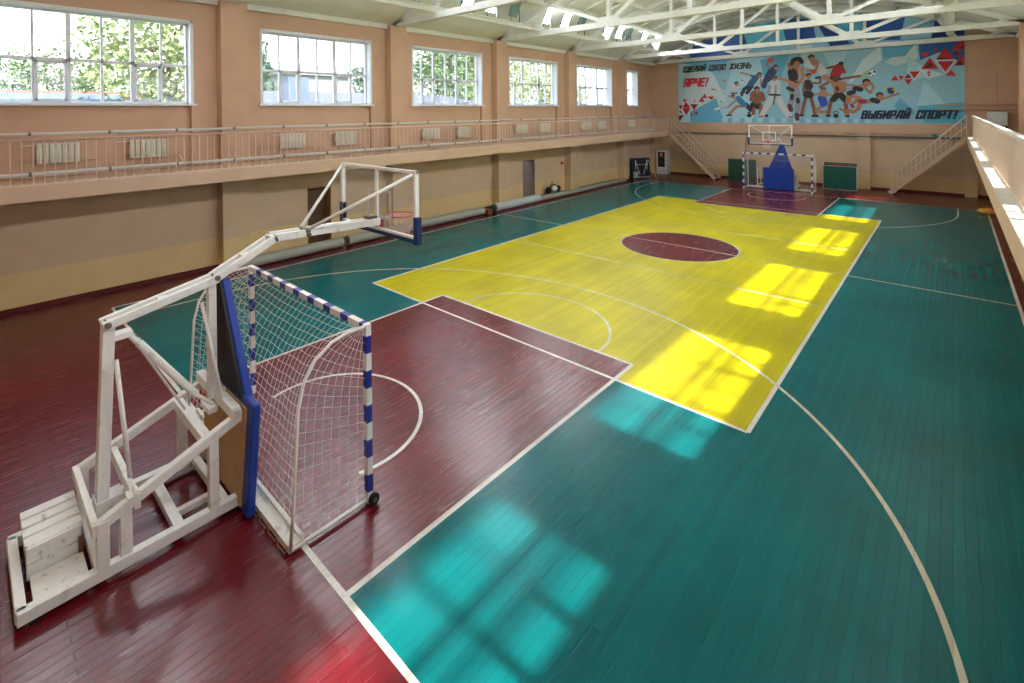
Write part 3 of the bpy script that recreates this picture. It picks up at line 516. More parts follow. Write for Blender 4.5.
# ------------------------------------------------------------------ banner on the far wall
BAN = json.loads('''[["p","paleblue",[[-7.115,7.717],[-5.705,7.746],[-3.554,3.558],[-7.149,3.596]]],["p","paleblue",[[-3.525,7.705],[-1.532,7.792],[-2.563,3.567],[-4.777,3.547]]],["p","white2",[[-6.37,7.248],[-4.94,7.019],[-4.085,5.128],[-5.734,3.946],[-7.073,4.365]]],["p","midblue",[[-7.114,7.786],[-3.523,7.899],[-4.94,7.019],[-5.707,7.475]]],["p","midblue",[[-6.393,4.359],[-4.701,5.276],[-4.219,3.552],[-6.4,3.533]]],["p","blue",[[-7.173,9.048],[-3.511,9.71],[-2.936,7.913],[-4.434,7.779],[-7.183,7.792]]],["p","blue",[[-5.694,9.168],[-2.923,9.764],[-2.531,8.258],[-4.931,8.219]]],["p","cyan2",[[-3.098,9.786],[-0.456,9.934],[0.048,8.61],[-2.76,8.28]]],["p","blue",[[-0.98,10.006],[0.654,9.839],[0.843,8.524],[-0.672,8.689]]],["p","deepblue",[[0.801,9.701],[3.752,9.733],[3.913,8.189],[1.512,8.105]]],["p","cyan2",[[1.753,9.341],[2.888,9.415],[3.745,8.208],[2.435,8.125]]],["p","blue",[[2.801,9.762],[4.78,9.793],[4.571,8.117],[3.66,8.217]]],["p","deepblue",[[5.941,9.306],[7.016,9.0],[7.013,8.051],[5.746,7.886]]],["p","blue",[[5.285,8.04],[7.013,8.151],[7.008,6.653],[6.12,7.334],[5.359,6.986]]],["p","white2",[[3.908,6.995],[5.206,7.786],[5.281,7.097],[4.403,6.742]]],["p","white2",[[2.333,5.874],[3.824,7.11],[3.744,7.88],[2.965,7.18]]],["p","midblue",[[3.828,7.981],[5.246,7.939],[4.769,7.246],[3.867,7.216]]],["p","paleblue",[[4.888,7.236],[5.358,6.777],[6.116,6.105],[5.432,6.04],[4.802,5.757]]],["p","white2",[[5.202,6.684],[6.264,6.198],[5.663,5.976]]],["p","paleblue",[[5.509,5.932],[6.332,4.665],[5.232,4.581]]],["p","midblue",[[4.558,5.02],[5.192,4.266],[4.794,3.844],[4.311,4.596]]],["p","cyan2",[[5.232,4.581],[6.983,4.753],[6.98,3.701],[5.539,3.69]]],["p","white2",[[-0.055,8.262],[0.646,8.31],[0.833,6.766],[0.241,7.043]]],["p","midblue",[[-2.085,7.589],[-0.468,7.941],[-1.004,6.276],[-1.87,6.447]]],["p","paleblue",[[1.034,8.036],[2.435,8.012],[1.784,6.358]]],["p","paleblue",[[-4.339,3.947],[-4.094,3.947],[-4.065,3.652],[-4.372,3.65]]],["p","crowd",[[-3.972,3.944],[-3.731,3.944],[-3.703,3.654],[-4.005,3.652]]],["p","paleblue",[[-3.611,3.941],[-3.373,3.941],[-3.346,3.657],[-3.643,3.655]]],["p","crowd",[[-3.256,3.938],[-3.022,3.938],[-2.994,3.659],[-3.287,3.657]]],["p","paleblue",[[-2.905,3.935],[-2.675,3.935],[-2.648,3.661],[-2.936,3.659]]],["p","crowd",[[-2.561,3.932],[-2.334,3.932],[-2.307,3.664],[-2.591,3.662]]],["p","paleblue",[[-2.221,3.929],[-1.997,3.929],[-1.971,3.666],[-2.251,3.664]]],["p","crowd",[[-1.886,3.926],[-1.666,3.926],[-1.64,3.668],[-1.916,3.666]]],["p","paleblue",[[-1.557,3.923],[-1.34,3.923],[-1.314,3.67],[-1.586,3.668]]],["p","crowd",[[-1.232,3.92],[-1.018,3.921],[-0.993,3.672],[-1.261,3.671]]],["p","paleblue",[[-0.912,3.918],[-0.701,3.918],[-0.677,3.675],[-0.94,3.673]]],["p","crowd",[[-0.597,3.915],[-0.389,3.915],[-0.364,3.677],[-0.624,3.675]]],["p","paleblue",[[-0.286,3.912],[-0.081,3.913],[-0.057,3.679],[-0.313,3.677]]],["p","crowd",[[0.021,3.91],[0.223,3.91],[0.246,3.681],[-0.006,3.679]]],["p","paleblue",[[0.323,3.907],[0.522,3.907],[0.545,3.683],[0.296,3.681]]],["p","crowd",[[0.621,3.905],[0.817,3.905],[0.84,3.685],[0.595,3.683]]],["p","paleblue",[[0.914,3.902],[1.108,3.902],[1.131,3.687],[0.889,3.685]]],["p","crowd",[[1.204,3.9],[1.395,3.9],[1.417,3.689],[1.179,3.687]]],["p","paleblue",[[1.49,3.897],[1.678,3.898],[1.7,3.691],[1.465,3.689]]],["p","crowd",[[1.771,3.895],[1.957,3.895],[1.979,3.692],[1.747,3.691]]],["p","paleblue",[[2.049,3.892],[2.232,3.893],[2.254,3.694],[2.025,3.693]]],["p","crowd",[[2.323,3.89],[2.504,3.89],[2.526,3.696],[2.3,3.695]]],["p","paleblue",[[2.594,3.888],[2.772,3.888],[2.793,3.698],[2.57,3.696]]],["p","crowd",[[2.861,3.885],[3.037,3.886],[3.058,3.7],[2.838,3.698]]],["p","paleblue",[[3.124,3.883],[3.298,3.884],[3.318,3.701],[3.101,3.7]]],["p","crowd",[[3.384,3.881],[3.555,3.881],[3.576,3.703],[3.361,3.702]]],["p","red",[[-6.92,5.248],[-6.624,5.222],[-6.742,4.988]]],["p","red",[[-7.26,4.841],[-6.897,4.835],[-7.035,4.516]]],["p","red",[[-6.67,5.059],[-6.363,4.644],[-6.943,4.652]]],["p","red",[[-6.405,4.899],[-5.862,4.889],[-6.127,4.461]]],["p","red",[[-6.944,4.607],[-6.363,4.599],[-6.66,4.147]]],["p","red",[[-7.238,4.149],[-6.812,4.147],[-7.133,3.688]]],["p","red",[[-6.129,4.19],[-5.842,4.216],[-5.987,4.459]]],["p","red",[[-5.428,5.609],[-5.278,5.294],[-5.618,5.304]]],["p","red",[[-5.277,5.383],[-4.817,5.387],[-4.985,5.154]]],["p","red",[[-5.835,5.041],[-5.617,5.393],[-5.433,5.032]]],["p","red",[[-7.218,4.426],[-6.99,4.469],[-6.947,4.24]]],["p","red",[[-6.157,5.066],[-6.035,5.063],[-6.094,5.272]]],["p","red",[[-6.411,4.101],[-6.252,4.1],[-6.321,4.309]]],["p","darkred",[[-6.853,4.624],[-6.451,4.618],[-6.657,4.512]]],["p","darkred",[[-7.221,4.011],[-6.857,4.129],[-7.087,3.762]]],["p","darkred",[[-6.273,4.869],[-5.923,4.863],[-6.125,4.686]]],["p","red",[[5.368,7.377],[5.747,7.342],[5.57,7.084]]],["p","red",[[5.947,7.547],[6.045,7.416],[5.857,7.42]]],["p","red",[[6.29,7.541],[6.672,6.925],[5.969,6.949]]],["p","red",[[5.736,7.091],[6.066,6.481],[5.389,6.5]]],["p","red",[[5.969,6.868],[6.648,6.84],[6.31,6.283]]],["p","red",[[6.818,7.84],[7.015,7.818],[7.013,7.391],[6.555,7.401]]],["p","red",[[6.555,7.335],[6.91,7.321],[6.768,7.017]]],["p","red",[[6.886,7.086],[7.012,6.864],[7.011,6.601],[6.647,6.594]]],["p","red",[[6.527,6.403],[6.707,6.078],[6.323,6.101]]],["p","red",[[4.35,6.245],[4.526,5.953],[4.186,5.971]]],["p","red",[[4.489,6.209],[4.723,6.195],[4.595,5.949]]],["p","red",[[4.898,6.324],[5.027,6.066],[4.712,6.055]]],["p","red",[[4.935,6.42],[5.379,6.391],[5.141,6.032]]],["p","red",[[4.728,6.012],[5.053,6.016],[4.895,5.696]]],["p","red",[[5.703,6.411],[5.782,6.269],[5.617,6.279]]],["p","red",[[5.617,6.238],[5.782,6.228],[5.702,6.097]]],["p","red",[[5.886,7.349],[6.02,7.337],[5.955,7.235]]],["p","darkred",[[6.044,7.078],[6.625,6.942],[5.994,6.96]]],["p","darkred",[[5.491,6.541],[5.77,6.863],[5.844,6.619]]],["p","darkred",[[6.722,7.485],[7.005,7.589],[7.013,7.391]]],["p","darkred",[[6.671,6.626],[6.862,6.876],[7.001,6.615]]],["p","darkred",[[6.602,7.284],[6.816,7.277],[6.744,7.085]]],["p","darkred",[[4.765,6.066],[4.897,6.199],[5.001,6.067]]],["c","white",0.027,[[5.944,6.951],[6.309,6.263]]],["c","white",0.027,[[6.696,6.89],[6.334,6.261]]],["c","white",0.027,[[5.969,6.915],[6.682,6.878]]],["c","white",0.027,[[5.389,6.404],[5.141,6.004]]],["c","gi",0.09,[[-3.645,5.548],[-4.283,5.718],[-4.732,5.805]]],["c","skin",0.063,[[-4.773,5.824],[-4.955,5.884]]],["c","gi",0.199,[[-3.524,5.971],[-3.605,5.633]]],["c","gi",0.072,[[-3.563,6.016],[-3.957,6.223],[-4.077,6.315]]],["c","skin",0.05,[[-4.077,6.315],[-4.318,6.457]]],["c","black",0.054,[[-3.763,5.553],[-3.449,5.567]]],["c","hair",0.144,[[-3.468,6.204],[-3.452,6.203]]],["c","skin",0.116,[[-3.442,6.121],[-3.442,6.094]]],["c","navy",0.135,[[-2.715,6.02],[-3.022,5.78],[-3.1,5.572]]],["c","navy",0.135,[[-2.565,5.971],[-2.832,5.563]]],["c","blueshirt",0.226,[[-2.337,6.502],[-2.639,6.1]]],["c","blueshirt",0.081,[[-2.411,6.548],[-2.635,6.661]]],["c","skin",0.059,[[-2.635,6.661],[-3.206,6.873]]],["c","skin",0.072,[[-3.138,5.573],[-3.178,5.363]]],["c","navy",0.081,[[-3.177,5.575],[-3.139,5.404]]],["c","skin",0.063,[[-2.042,6.361],[-2.045,5.99]]],["c","hair",0.18,[[-2.136,6.689],[-2.121,6.688]]],["c","skin",0.144,[[-2.107,6.588],[-2.107,6.555]]],["c","white",0.171,[[-3.072,6.315],[-3.064,6.315]]],["c","black",0.063,[[-3.11,6.368],[-3.102,6.367]]],["c","black",0.041,[[-3.003,6.261],[-2.995,6.26]]],["c","navy",0.162,[[-2.913,4.807],[-2.635,4.467]]],["c","skin",0.099,[[-2.914,4.723],[-3.455,4.689],[-3.892,4.223]]],["c","black",0.063,[[-4.053,4.12],[-3.774,4.136]]],["c","blueshirt2",0.208,[[-3.373,5.199],[-3.028,4.809]]],["c","skin",0.063,[[-3.491,5.117],[-3.969,4.654]]],["c","white",0.099,[[-4.741,4.534],[-4.494,4.592]]],["c","skin",0.027,[[-4.453,4.592],[-3.969,4.637]]],["c","skin",0.059,[[-3.725,5.32],[-3.924,5.386]]],["c","green",0.108,[[-4.409,5.035],[-4.393,5.035]]],["c","hair",0.126,[[-3.67,5.394],[-3.654,5.394]]],["c","skin",0.101,[[-3.646,5.322],[-3.646,5.298]]],["c","black",0.271,[[-2.46,4.757],[-2.2,4.711]]],["c","skin2",0.316,[[-2.419,5.423],[-2.122,5.372]]],["c","skin2",0.271,[[-2.308,5.295],[-2.272,5.045]]],["c","skin2",0.099,[[-2.568,5.428],[-2.631,5.095],[-2.273,4.962]]],["c","skin2",0.099,[[-1.939,5.408],[-1.867,5.117],[-2.199,4.96]]],["c","skin2",0.117,[[-2.462,4.549],[-2.487,4.215]]],["c","skin2",0.117,[[-2.053,4.709],[-2.093,4.213]]],["c","black",0.162,[[-2.728,4.116],[-2.721,4.116]]],["c","black",0.045,[[-2.788,4.301],[-2.666,4.3]]],["c","hair",0.199,[[-2.29,5.79],[-2.275,5.79]]],["c","skin",0.159,[[-2.258,5.68],[-2.259,5.643]]],["c","navyshirt",0.18,[[-1.777,6.347],[-1.889,5.941]]],["c","navyshirt",0.298,[[-1.414,6.857],[-1.632,6.421]]],["c","skin",0.063,[[-1.52,7.027],[-1.714,7.245],[-1.626,7.443]]],["c","ball",0.19,[[-1.517,7.516],[-1.51,7.516]]],["c","hair",0.162,[[-1.242,7.116],[-1.228,7.115]]],["c","skin",0.13,[[-1.216,7.026],[-1.217,6.997]]],["c","gi",0.199,[[-1.496,5.189],[-1.752,4.622],[-2.011,4.088]]],["c","gi",0.199,[[-1.106,5.179],[-0.864,4.609],[-0.556,4.108]]],["c","gi",0.379,[[-1.298,6.037],[-1.302,5.428]]],["c","gishade",0.09,[[-1.563,5.927],[-1.638,5.48]]],["c","gishade",0.072,[[-1.242,5.913],[-1.261,5.183]]],["c","black",0.072,[[-1.567,5.396],[-1.034,5.362]]],["c","black",0.036,[[-1.303,5.347],[-1.356,4.779]]],["c","skin",0.072,[[-2.122,4.031],[-1.975,4.047]]],["c","skin",0.072,[[-0.543,4.028],[-0.386,4.004]]],["c","skin",0.126,[[-1.296,6.386],[-1.297,6.321]]],["c","hair2",0.09,[[-1.381,6.472],[-1.204,6.462]]],["c","black",0.117,[[-1.756,4.088],[-1.748,4.088]]],["c","legging",0.171,[[-0.444,5.798],[-0.345,5.237],[-0.47,4.762]]],["c","legging",0.162,[[-0.139,5.785],[-0.076,5.071],[-0.107,4.36]]],["c","black",0.135,[[-0.581,5.763],[-0.342,5.634]]],["c","black",0.117,[[-0.378,5.317],[-0.4,5.119]]],["c","black",0.117,[[-0.089,5.071],[-0.077,4.913]]],["c","maroon",0.153,[[-0.512,4.683],[-0.445,4.443]]],["c","maroon",0.135,[[-0.148,4.163],[-0.123,3.885]]],["c","skin",0.334,[[-0.301,6.863],[-0.306,6.03]]],["c","black",0.298,[[-0.37,6.709],[-0.304,6.387]]],["c","skin",0.117,[[0.136,6.912],[0.185,6.36],[-0.07,5.979]]],["c","skin",0.108,[[-1.028,6.388],[-0.476,6.118],[-0.07,5.94]]],["c","skin",0.108,[[-0.437,6.952],[-0.551,7.199],[-0.435,7.27]]],["c","hair",0.28,[[-0.183,7.386],[-0.062,7.392]]],["c","hair",0.099,[[-0.366,7.424],[-0.387,7.187]]],["c","hair",0.099,[[0.125,7.385],[0.151,7.265]]],["c","skin",0.19,[[-0.13,7.223],[-0.131,7.049]]],["c","black",0.054,[[-0.238,6.106],[-0.07,6.082]]],["c","skin2",0.108,[[0.324,5.217],[0.202,4.671],[0.106,4.161]]],["c","skin2",0.108,[[0.553,5.21],[0.68,4.663],[0.774,4.135]]],["c","skin2",0.217,[[0.428,6.073],[0.431,5.526]]],["c","black",0.271,[[0.394,5.981],[0.472,5.837]]],["c","black",0.262,[[0.378,5.356],[0.521,5.32]]],["c","skin2",0.072,[[0.623,6.024],[1.028,5.981],[1.042,6.311]]],["c","black",0.081,[[0.838,6.3],[1.011,6.336]]],["c","skin2",0.072,[[0.25,6.042],[0.181,5.535]]],["c","hair",0.171,[[0.443,6.483],[0.456,6.482]]],["c","skin",0.137,[[0.468,6.392],[0.468,6.363]]],["c","black",0.072,[[0.019,4.107],[0.172,4.106]]],["c","black",0.072,[[0.644,4.066],[0.902,4.065]]],["c","skin",0.135,[[1.202,6.478],[1.606,6.09]]],["c","skin",0.217,[[0.727,7.259],[0.982,6.969]]],["c","gi",0.244,[[0.982,6.969],[1.159,6.65]]],["c","skin",0.081,[[0.919,7.128],[0.802,6.735],[0.366,6.764]]],["c","ball",0.18,[[0.679,6.681],[0.685,6.68]]],["c","hair",0.199,[[0.593,7.547],[0.606,7.546]]],["c","skin",0.159,[[0.62,7.442],[0.62,7.408]]],["c","skin",0.108,[[1.224,4.769],[0.904,4.467],[0.84,4.351]]],["c","skin",0.09,[[0.904,4.289],[1.379,4.293]]],["c","bluetop",0.244,[[1.099,5.117],[1.193,4.808]]],["c","skin",0.063,[[0.973,5.337],[0.729,5.36]]],["c","skin",0.063,[[1.322,5.325],[1.614,5.27]]],["c","skin",0.18,[[1.069,5.349],[1.29,5.326]]],["c","hair2",0.162,[[1.172,5.624],[1.185,5.623]]],["c","skin",0.13,[[1.195,5.54],[1.195,5.513]]],["c","skin2",0.091,[[1.754,6.22],[1.318,5.947],[1.022,5.77]]],["c","skin2",0.084,[[1.992,6.178],[2.459,6.239],[2.893,6.3]]],["c","green",0.077,[[2.961,6.296],[3.118,6.4]]],["c","redshirt",0.309,[[1.9,6.798],[1.755,6.426]]],["c","redshirt",0.091,[[1.662,6.902],[1.444,6.859]]],["c","skin2",0.049,[[1.444,6.859],[1.322,6.826]]],["c","redshirt",0.112,[[2.089,6.726],[2.172,6.558]]],["c","skin2",0.14,[[2.005,6.995],[2.015,6.965]]],["c","hair",0.126,[[2.006,7.071],[2.034,7.068]]],["c","black",0.105,[[1.562,6.26],[1.944,6.18]]],["c","white",0.196,[[3.407,6.422],[3.411,6.422]]],["c","black",0.077,[[3.305,6.417],[3.31,6.417]]],["c","black",0.07,[[3.495,6.49],[3.499,6.49]]],["c","black",0.042,[[3.428,6.297],[3.433,6.297]]],["c","skin2",0.112,[[1.555,4.99],[1.466,4.518],[1.406,4.163]]],["c","skin2",0.112,[[2.197,4.974],[2.246,4.45],[2.286,4.101]]],["c","skin",0.302,[[1.8,5.894],[2.037,5.825]]],["c","skin",0.281,[[1.895,5.743],[1.893,5.451]]],["c","skin",0.119,[[1.609,6.021],[1.222,6.297]]],["c","skin",0.119,[[2.168,5.819],[2.153,5.499]]],["c","black",0.196,[[1.821,5.248],[1.652,5.017]]],["c","black",0.196,[[2.01,5.242],[2.183,5.004]]],["c","hair2",0.175,[[1.754,6.208],[1.763,6.161]]],["c","darkred",0.105,[[1.823,5.688],[1.846,5.57]]],["c","black",0.154,[[1.767,4.073],[1.771,4.073]]],["c","black",0.028,[[1.648,4.221],[1.696,4.327],[1.84,4.326],[1.887,4.22]]],["c","black",0.07,[[1.332,4.074],[1.478,4.074]]],["c","black",0.07,[[2.239,4.055],[2.346,4.031]]],["c","skin",0.161,[[2.385,5.23],[2.336,4.884]]],["c","skin",0.112,[[2.5,5.198],[2.865,5.06],[2.59,4.791]]],["c","redshirt",0.077,[[2.474,4.707],[2.566,4.561]]],["c","skin",0.161,[[3.026,5.723],[2.64,5.625]]],["c","black",0.154,[[2.663,5.624],[2.89,5.54]]],["c","black",0.154,[[2.385,5.346],[2.57,5.414]]],["c","skin",0.07,[[3.092,5.606],[3.322,5.331],[3.456,5.647],[3.36,5.877]]],["c","skin",0.049,[[2.618,5.798],[2.262,5.844]]],["c","hair",0.211,[[3.143,5.965],[3.152,5.964]]],["c","skin",0.168,[[3.167,5.861],[3.167,5.827]]],["c","skin",0.084,[[1.959,4.483],[2.17,4.334],[2.272,4.159]]],["c","skin",0.119,[[2.909,4.842],[2.794,4.472],[2.587,4.273],[2.334,4.391]]],["c","skin",0.154,[[3.793,5.018],[3.444,4.898],[3.044,4.868]]],["c","black",0.161,[[3.422,4.955],[3.61,4.855]]],["c","redshirt",0.154,[[2.886,4.888],[3.044,4.873]]],["c","skin",0.07,[[3.836,5.0],[4.135,5.103],[4.493,5.257]]],["c","hair",0.196,[[3.711,5.204],[3.72,5.204]]],["c","skin",0.157,[[3.733,5.109],[3.733,5.078]]],["c","yellow",0.232,[[4.179,5.445],[4.183,5.445]]],["c","volleyblue",0.126,[[4.137,5.397],[4.221,5.355]]],["c","volleyblue",0.07,[[4.073,5.51],[4.222,5.543]]]]''')
BC = dict(skin=(176, 122, 92), skin2=(134, 84, 60), hair=(34, 26, 26), hair2=(92, 62, 46), black=(22, 24, 30), gi=(206, 206, 214), gishade=(150, 152, 168), navy=(20, 34, 60), navyshirt=(20, 48, 96), blueshirt=(24, 84, 134), blueshirt2=(44, 128, 184), bluetop=(28, 72, 180), redshirt=(168, 26, 40), maroon=(96, 34, 44), ball=(196, 62, 40), green=(150, 200, 60), white=(226, 232, 238), yellow=(216, 190, 60), volleyblue=(26, 44, 120), legging=(150, 156, 170), red=(196, 20, 36), darkred=(86, 10, 24), blue=(20, 88, 166), deepblue=(10, 52, 124), midblue=(96, 172, 208), paleblue=(172, 214, 228), white2=(206, 226, 232), cyan2=(88, 180, 206), crowd=(124, 178, 210))
base_c = (146, 196, 216)
names = list(BC); bm_ = [mat('banner print ground', base_c, .5, var=.06, scale=.5)] + [mat('banner print '+n, BC[n], .5, var=.03) for n in names]
m = MB(); x0, x1, z0 = -7.2, 7.02, 3.64; n = 30; YB = YF-.14
xs = [x0+(x1-x0)*i/n for i in range(n+1)]
for i in range(n):
    a, b = xs[i], xs[i+1]; m.prism([(a, YB, z0), (b, YB, z0), (b, YB, roofz(b)-.28), (a, YB, roofz(a)-.28)], (0, .03, 0))
zz = 0
def clip(p): return (min(max(p[0], x0), x1), min(max(p[1], z0), roofz(min(max(p[0], x0), x1))-.28))
for it in BAN:
    zz += .00012; m.cur = 1+names.index(it[1]); y = YB-.001-zz
    if it[0] == 'p':
        pts = [clip(p) for p in it[2]]; m.add([(p[0], y, p[1]) for p in pts], [tuple(range(len(pts)))])
    else:
        r = it[2]*.82; P = it[3]
        for i in range(max(1, len(P)-1)):
            a = P[i]; b = P[min(i+1, len(P)-1)]; dx, dz = b[0]-a[0], b[1]-a[1]; L = math.hypot(dx, dz) or 1e-6; an = math.atan2(dz, dx)
            ring = [(b[0]+r*math.cos(an-PI/2+PI*k/8), b[1]+r*math.sin(an-PI/2+PI*k/8)) for k in range(9)] + [(a[0]+r*math.cos(an+PI/2+PI*k/8), a[1]+r*math.sin(an+PI/2+PI*k/8)) for k in range(9)]
            m.add([(p[0], y-i*.00002, p[1]) for p in ring], [tuple(range(18))])
ban = tag(m.build('sports_banner', bm_, recalc=False, origin=(0, YB, z0)), 'huge light blue banner of athletes and red triangles on the far wall', 'banner')
GLY = {'С': [[(1,.7),(1,1),(0,1),(0,0),(1,0),(1,.3)]], 'Д': [[(.12,.04),(.4,1),(.88,1),(.88,.04)],[(-.08,-.2),(-.08,.04),(1.08,.04),(1.08,-.2)]],
 'Е': [[(1,1),(0,1),(0,0),(1,0)],[(0,.5),(.85,.5)]], 'Л': [[(-.08,0),(.12,.05),(.35,1),(1,1),(1,0)]], 'А': [[(-.05,0),(.35,1),(1,1),(1,0)],[(.1,.32),(1,.32)]],
 'И': [[(0,1),(0,0)],[(0,.06),(1,.94)],[(1,1),(1,0)]], 'Й': [[(0,1),(0,0)],[(0,.06),(1,.94)],[(1,1),(1,0)],[(.2,1.32),(.5,1.24),(.8,1.32)]],
 'В': [[(0,0),(0,1),(.9,1),(.9,.55),(0,.52)],[(.5,.5),(1,.46),(1,0),(0,0)]], 'О': [[(0,0),(0,1),(1,1),(1,0),(0,0)]],
 'Ю': [[(0,0),(0,1)],[(0,.5),(.5,.5)],[(.55,0),(.55,1),(1.4,1),(1.4,0),(.55,0)]], 'Ж': [[(.7,0),(.7,1)],[(0,1),(.7,.5),(0,0)],[(1.4,1),(.7,.5),(1.4,0)]],
 'З': [[(0,1),(1,1),(1,.54),(.35,.52)],[(1,.46),(1,0),(0,0)]], 'Н': [[(0,0),(0,1)],[(1,0),(1,1)],[(0,.5),(1,.5)]], 'Ь': [[(0,1),(0,0),(1,0),(1,.52),(0,.52)]],
 'Я': [[(1,0),(1,1),(0,1),(0,.48),(1,.48)],[(.5,.48),(-.05,0)]], 'Р': [[(0,0),(0,1),(1,1),(1,.44),(0,.44)]], 'Ч': [[(0,1),(0,.48),(1,.48)],[(1,1),(1,0)]],
 'Ы': [[(0,1),(0,0),(.85,0),(.85,.52),(0,.52)],[(1.4,0),(1.4,1)]], 'Б': [[(1,1),(0,1),(0,0),(1,0),(1,.55),(0,.55)]], 'П': [[(0,0),(0,1),(1,1),(1,0)]],
 'Т': [[(.5,0),(.5,1)],[(-.05,1),(1.05,1)]], '!': [[(.1,.36),(.2,1)],[(.08,0),(.1,.06)]]}
def lettering(body, xa, xb, za, zb, col, shear=.26):
    wid = lambda ch: 1.4 if ch in 'ЮЖЫ' else .3 if ch == '!' else .7 if ch == ' ' else 1.0
    tot = sum(wid(ch)+.62 for ch in body)-.62; H = zb-za; ux = (xb-xa-shear*H)/tot; th = .2*H; cx = xa; m = MB(); yy = YB-.046
    for ch in body:
        for st in GLY.get(ch, []):
            P = [(cx+p[0]*ux+shear*(th/2+p[1]*(H-th)), za+th/2+p[1]*(H-th)) for p in st]
            for (x0_, z0_), (x1_, z1_) in zip(P, P[1:]):
                L = math.hypot(x1_-x0_, z1_-z0_); ex, ez = (x1_-x0_)/L*th*.42, (z1_-z0_)/L*th*.42; nx, nz = -ez/.42/2, ex/.42/2
                yy -= .00002
                m.add([(x0_-ex+nx, yy, z0_-ez+nz), (x0_-ex-nx, yy, z0_-ez-nz), (x1_+ex-nx, yy, z1_+ez-nz), (x1_+ex+nx, yy, z1_+ez+nz)], [(0, 1, 2, 3)])
        cx += (wid(ch)+.62)*ux
    return m.build('lettering', col, ban, origin=(0, YB, z0), recalc=False)
NAVY = mat('banner letters navy', (16, 26, 62), .5); BLK = mat('banner letters black', (18, 20, 32), .5); REDL = mat('banner letters red', (206, 22, 44), .5)
lettering('СДЕЛАЙ СВОЮ ЖИЗНЬ', -6.83, -2.55, 7.1, 7.5, BLK); lettering('ЯРЧЕ!', -6.78, -5.15, 6.07, 6.68, REDL); lettering('ВЫБИРАЙ СПОРТ!', 2.92, 6.78, 3.9, 4.37, NAVY)

# things on the far wall ------------------------------------------------------
m = MB(); m.tube([(GL+.2, YF-.2, 2.93), (6.9, YF-.2, 2.93)], .05, 10)
for i in range(8): m.box(-6.8+1.9*i, -6.76+1.9*i, YF-.25, YF, 2.9, 2.97)
tag(m.build('heating_pipe', mat('dark grey pipe', (92, 96, 100), .4), origin=(0, YF-.2, 2.93)), 'dark grey pipe running along the far wall below the banner', 'pipe')
for zc, lb in ((4.62, 'upper of the two thin beige pipes right of the banner'), (4.38, 'lower of the two thin beige pipes right of the banner')):
    m = MB(); m.tube([(5.95, YF-.22, zc), (8.85, YF-.22, zc-.03)], .03, 8); m.box(7.3, 7.33, YF-.22, YF-.09, zc-.03, zc+.01)
    tag(m.build('wall_pipe', mat('beige pipe', (188, 150, 122), .5), smooth=False, origin=(7.4, YF-.22, zc)), lb, 'pipe')
m = MB(); m.tube([(8.13, YF-.05-.09, 4.3), (8.13, YF-.14, 5.95)], .012, 6); m.sphere((8.13, YF-.14, 5.97), .05)
tag(m.build('thin_rod', mat('beige pipe', (188, 150, 122)), origin=(8.13, YF-.05-.09, 4.3)), 'thin upright rod with a small knob above the grey cabinet', 'rod')
r = empty('grey_cabinet', (8.1, YF-.4, GZ1), 'grey metal cabinet standing at the far end of the right balcony', 'cabinet')
m = MB(); m.box(7.78, 8.46, YF-.5, YF-.18, 3.58, 4.26); part('body', m, mat('grey cabinet paint', (206, 212, 212), .45), r, bevel=.015)
m = MB(); m.box(7.82, 8.42, YF-.515, YF-.5, 3.62, 4.22); part('door', m, mat('grey cabinet door', (214, 220, 220), .4), r)
for x in (7.82, 8.42):
    for yy in (YF-.48, YF-.18): m = MB(); m.box(x-.02, x+.02, yy, yy+.04, GZ1, 3.58); part('leg', m, DARK, r)
r = empty('exit_sign', (6.0, YF-.12, 3.0), 'small green exit sign above the right stairs', 'sign')
m = MB(); m.box(5.84, 6.16, YF-.16, YF-.1, 2.97, 3.13); part('sign_box', m, mat('exit green', (10, 110, 84), .4), r, bevel=.005)
m = MB(); Ys = YF-.163
m.tube([(5.95, Ys, 3.02), (5.98, Ys, 3.05), (6.0, Ys, 3.08)], .008, 5); m.tube([(6.02, Ys, 3.02), (5.98, Ys, 3.05)], .008, 5); m.sphere((6.01, Ys, 3.105), .012, 8, 5); m.box(6.06, 6.13, Ys-.002, Ys+.002, 3.0, 3.1)
part('running_figure', m, WHITE, r)
m = MB(); m.box(XL, XL+.07, 6.5, 6.62, 1.58, 1.72); m.lathe([(.03, 0), (.03, .02)], (XL+.07, 6.56, 1.65), 10, 'x')
tag(m.build('fire_alarm_button', mat('red plastic', (200, 30, 30), .4), origin=(XL, 6.56, 1.58)), 'small red alarm button on the left wall before the third lower pilaster', 'alarm')

# rolled mats along the left wall -----------------------------------------------
ROLL = mat('grey green roll cover', (164, 168, 156), .55, var=.06, scale=4, bump=.3, bscale=5); ROLL2 = mat('light grey roll cover', (190, 198, 200), .5, var=.04, scale=4, bump=.25, bscale=5)
def roll(y0, y1, r, x, mt, label, zr=1.0):
    t = empty('rolled_mat', (x, (y0+y1)/2, 0), label, 'rolled mat', 'rolled mats lying along the left wall')
    m = MB(); n = 12; pr = [(r*.72, y0-.0)]
    for i in range(n+1): pr.append((r*(1+.025*math.sin(i*2.3+y0)), y0+(y1-y0)*i/n))
    pr.append((r*.72, y1)); m.lathe(pr, (x, 0, r*1.03), 20, 'y')
    m.v = [(a, b, c*zr) for a, b, c in m.v]
    part('roll', m, mt, t, smooth=False)
    for yy, dd in ((y0-.008, 1), (y1+.008, -1)):
        m = MB(); th = [i*.45 for i in range(24)]; m.tube([(x+r*.9*(1-i/26)*math.cos(a), yy, (r*1.03+r*.9*(1-i/26)*math.sin(a))*zr) for i, a in enumerate(th)], .008, 5)
        part('wound_edge', m, mat('roll edge', (90, 76, 60), .7), t)
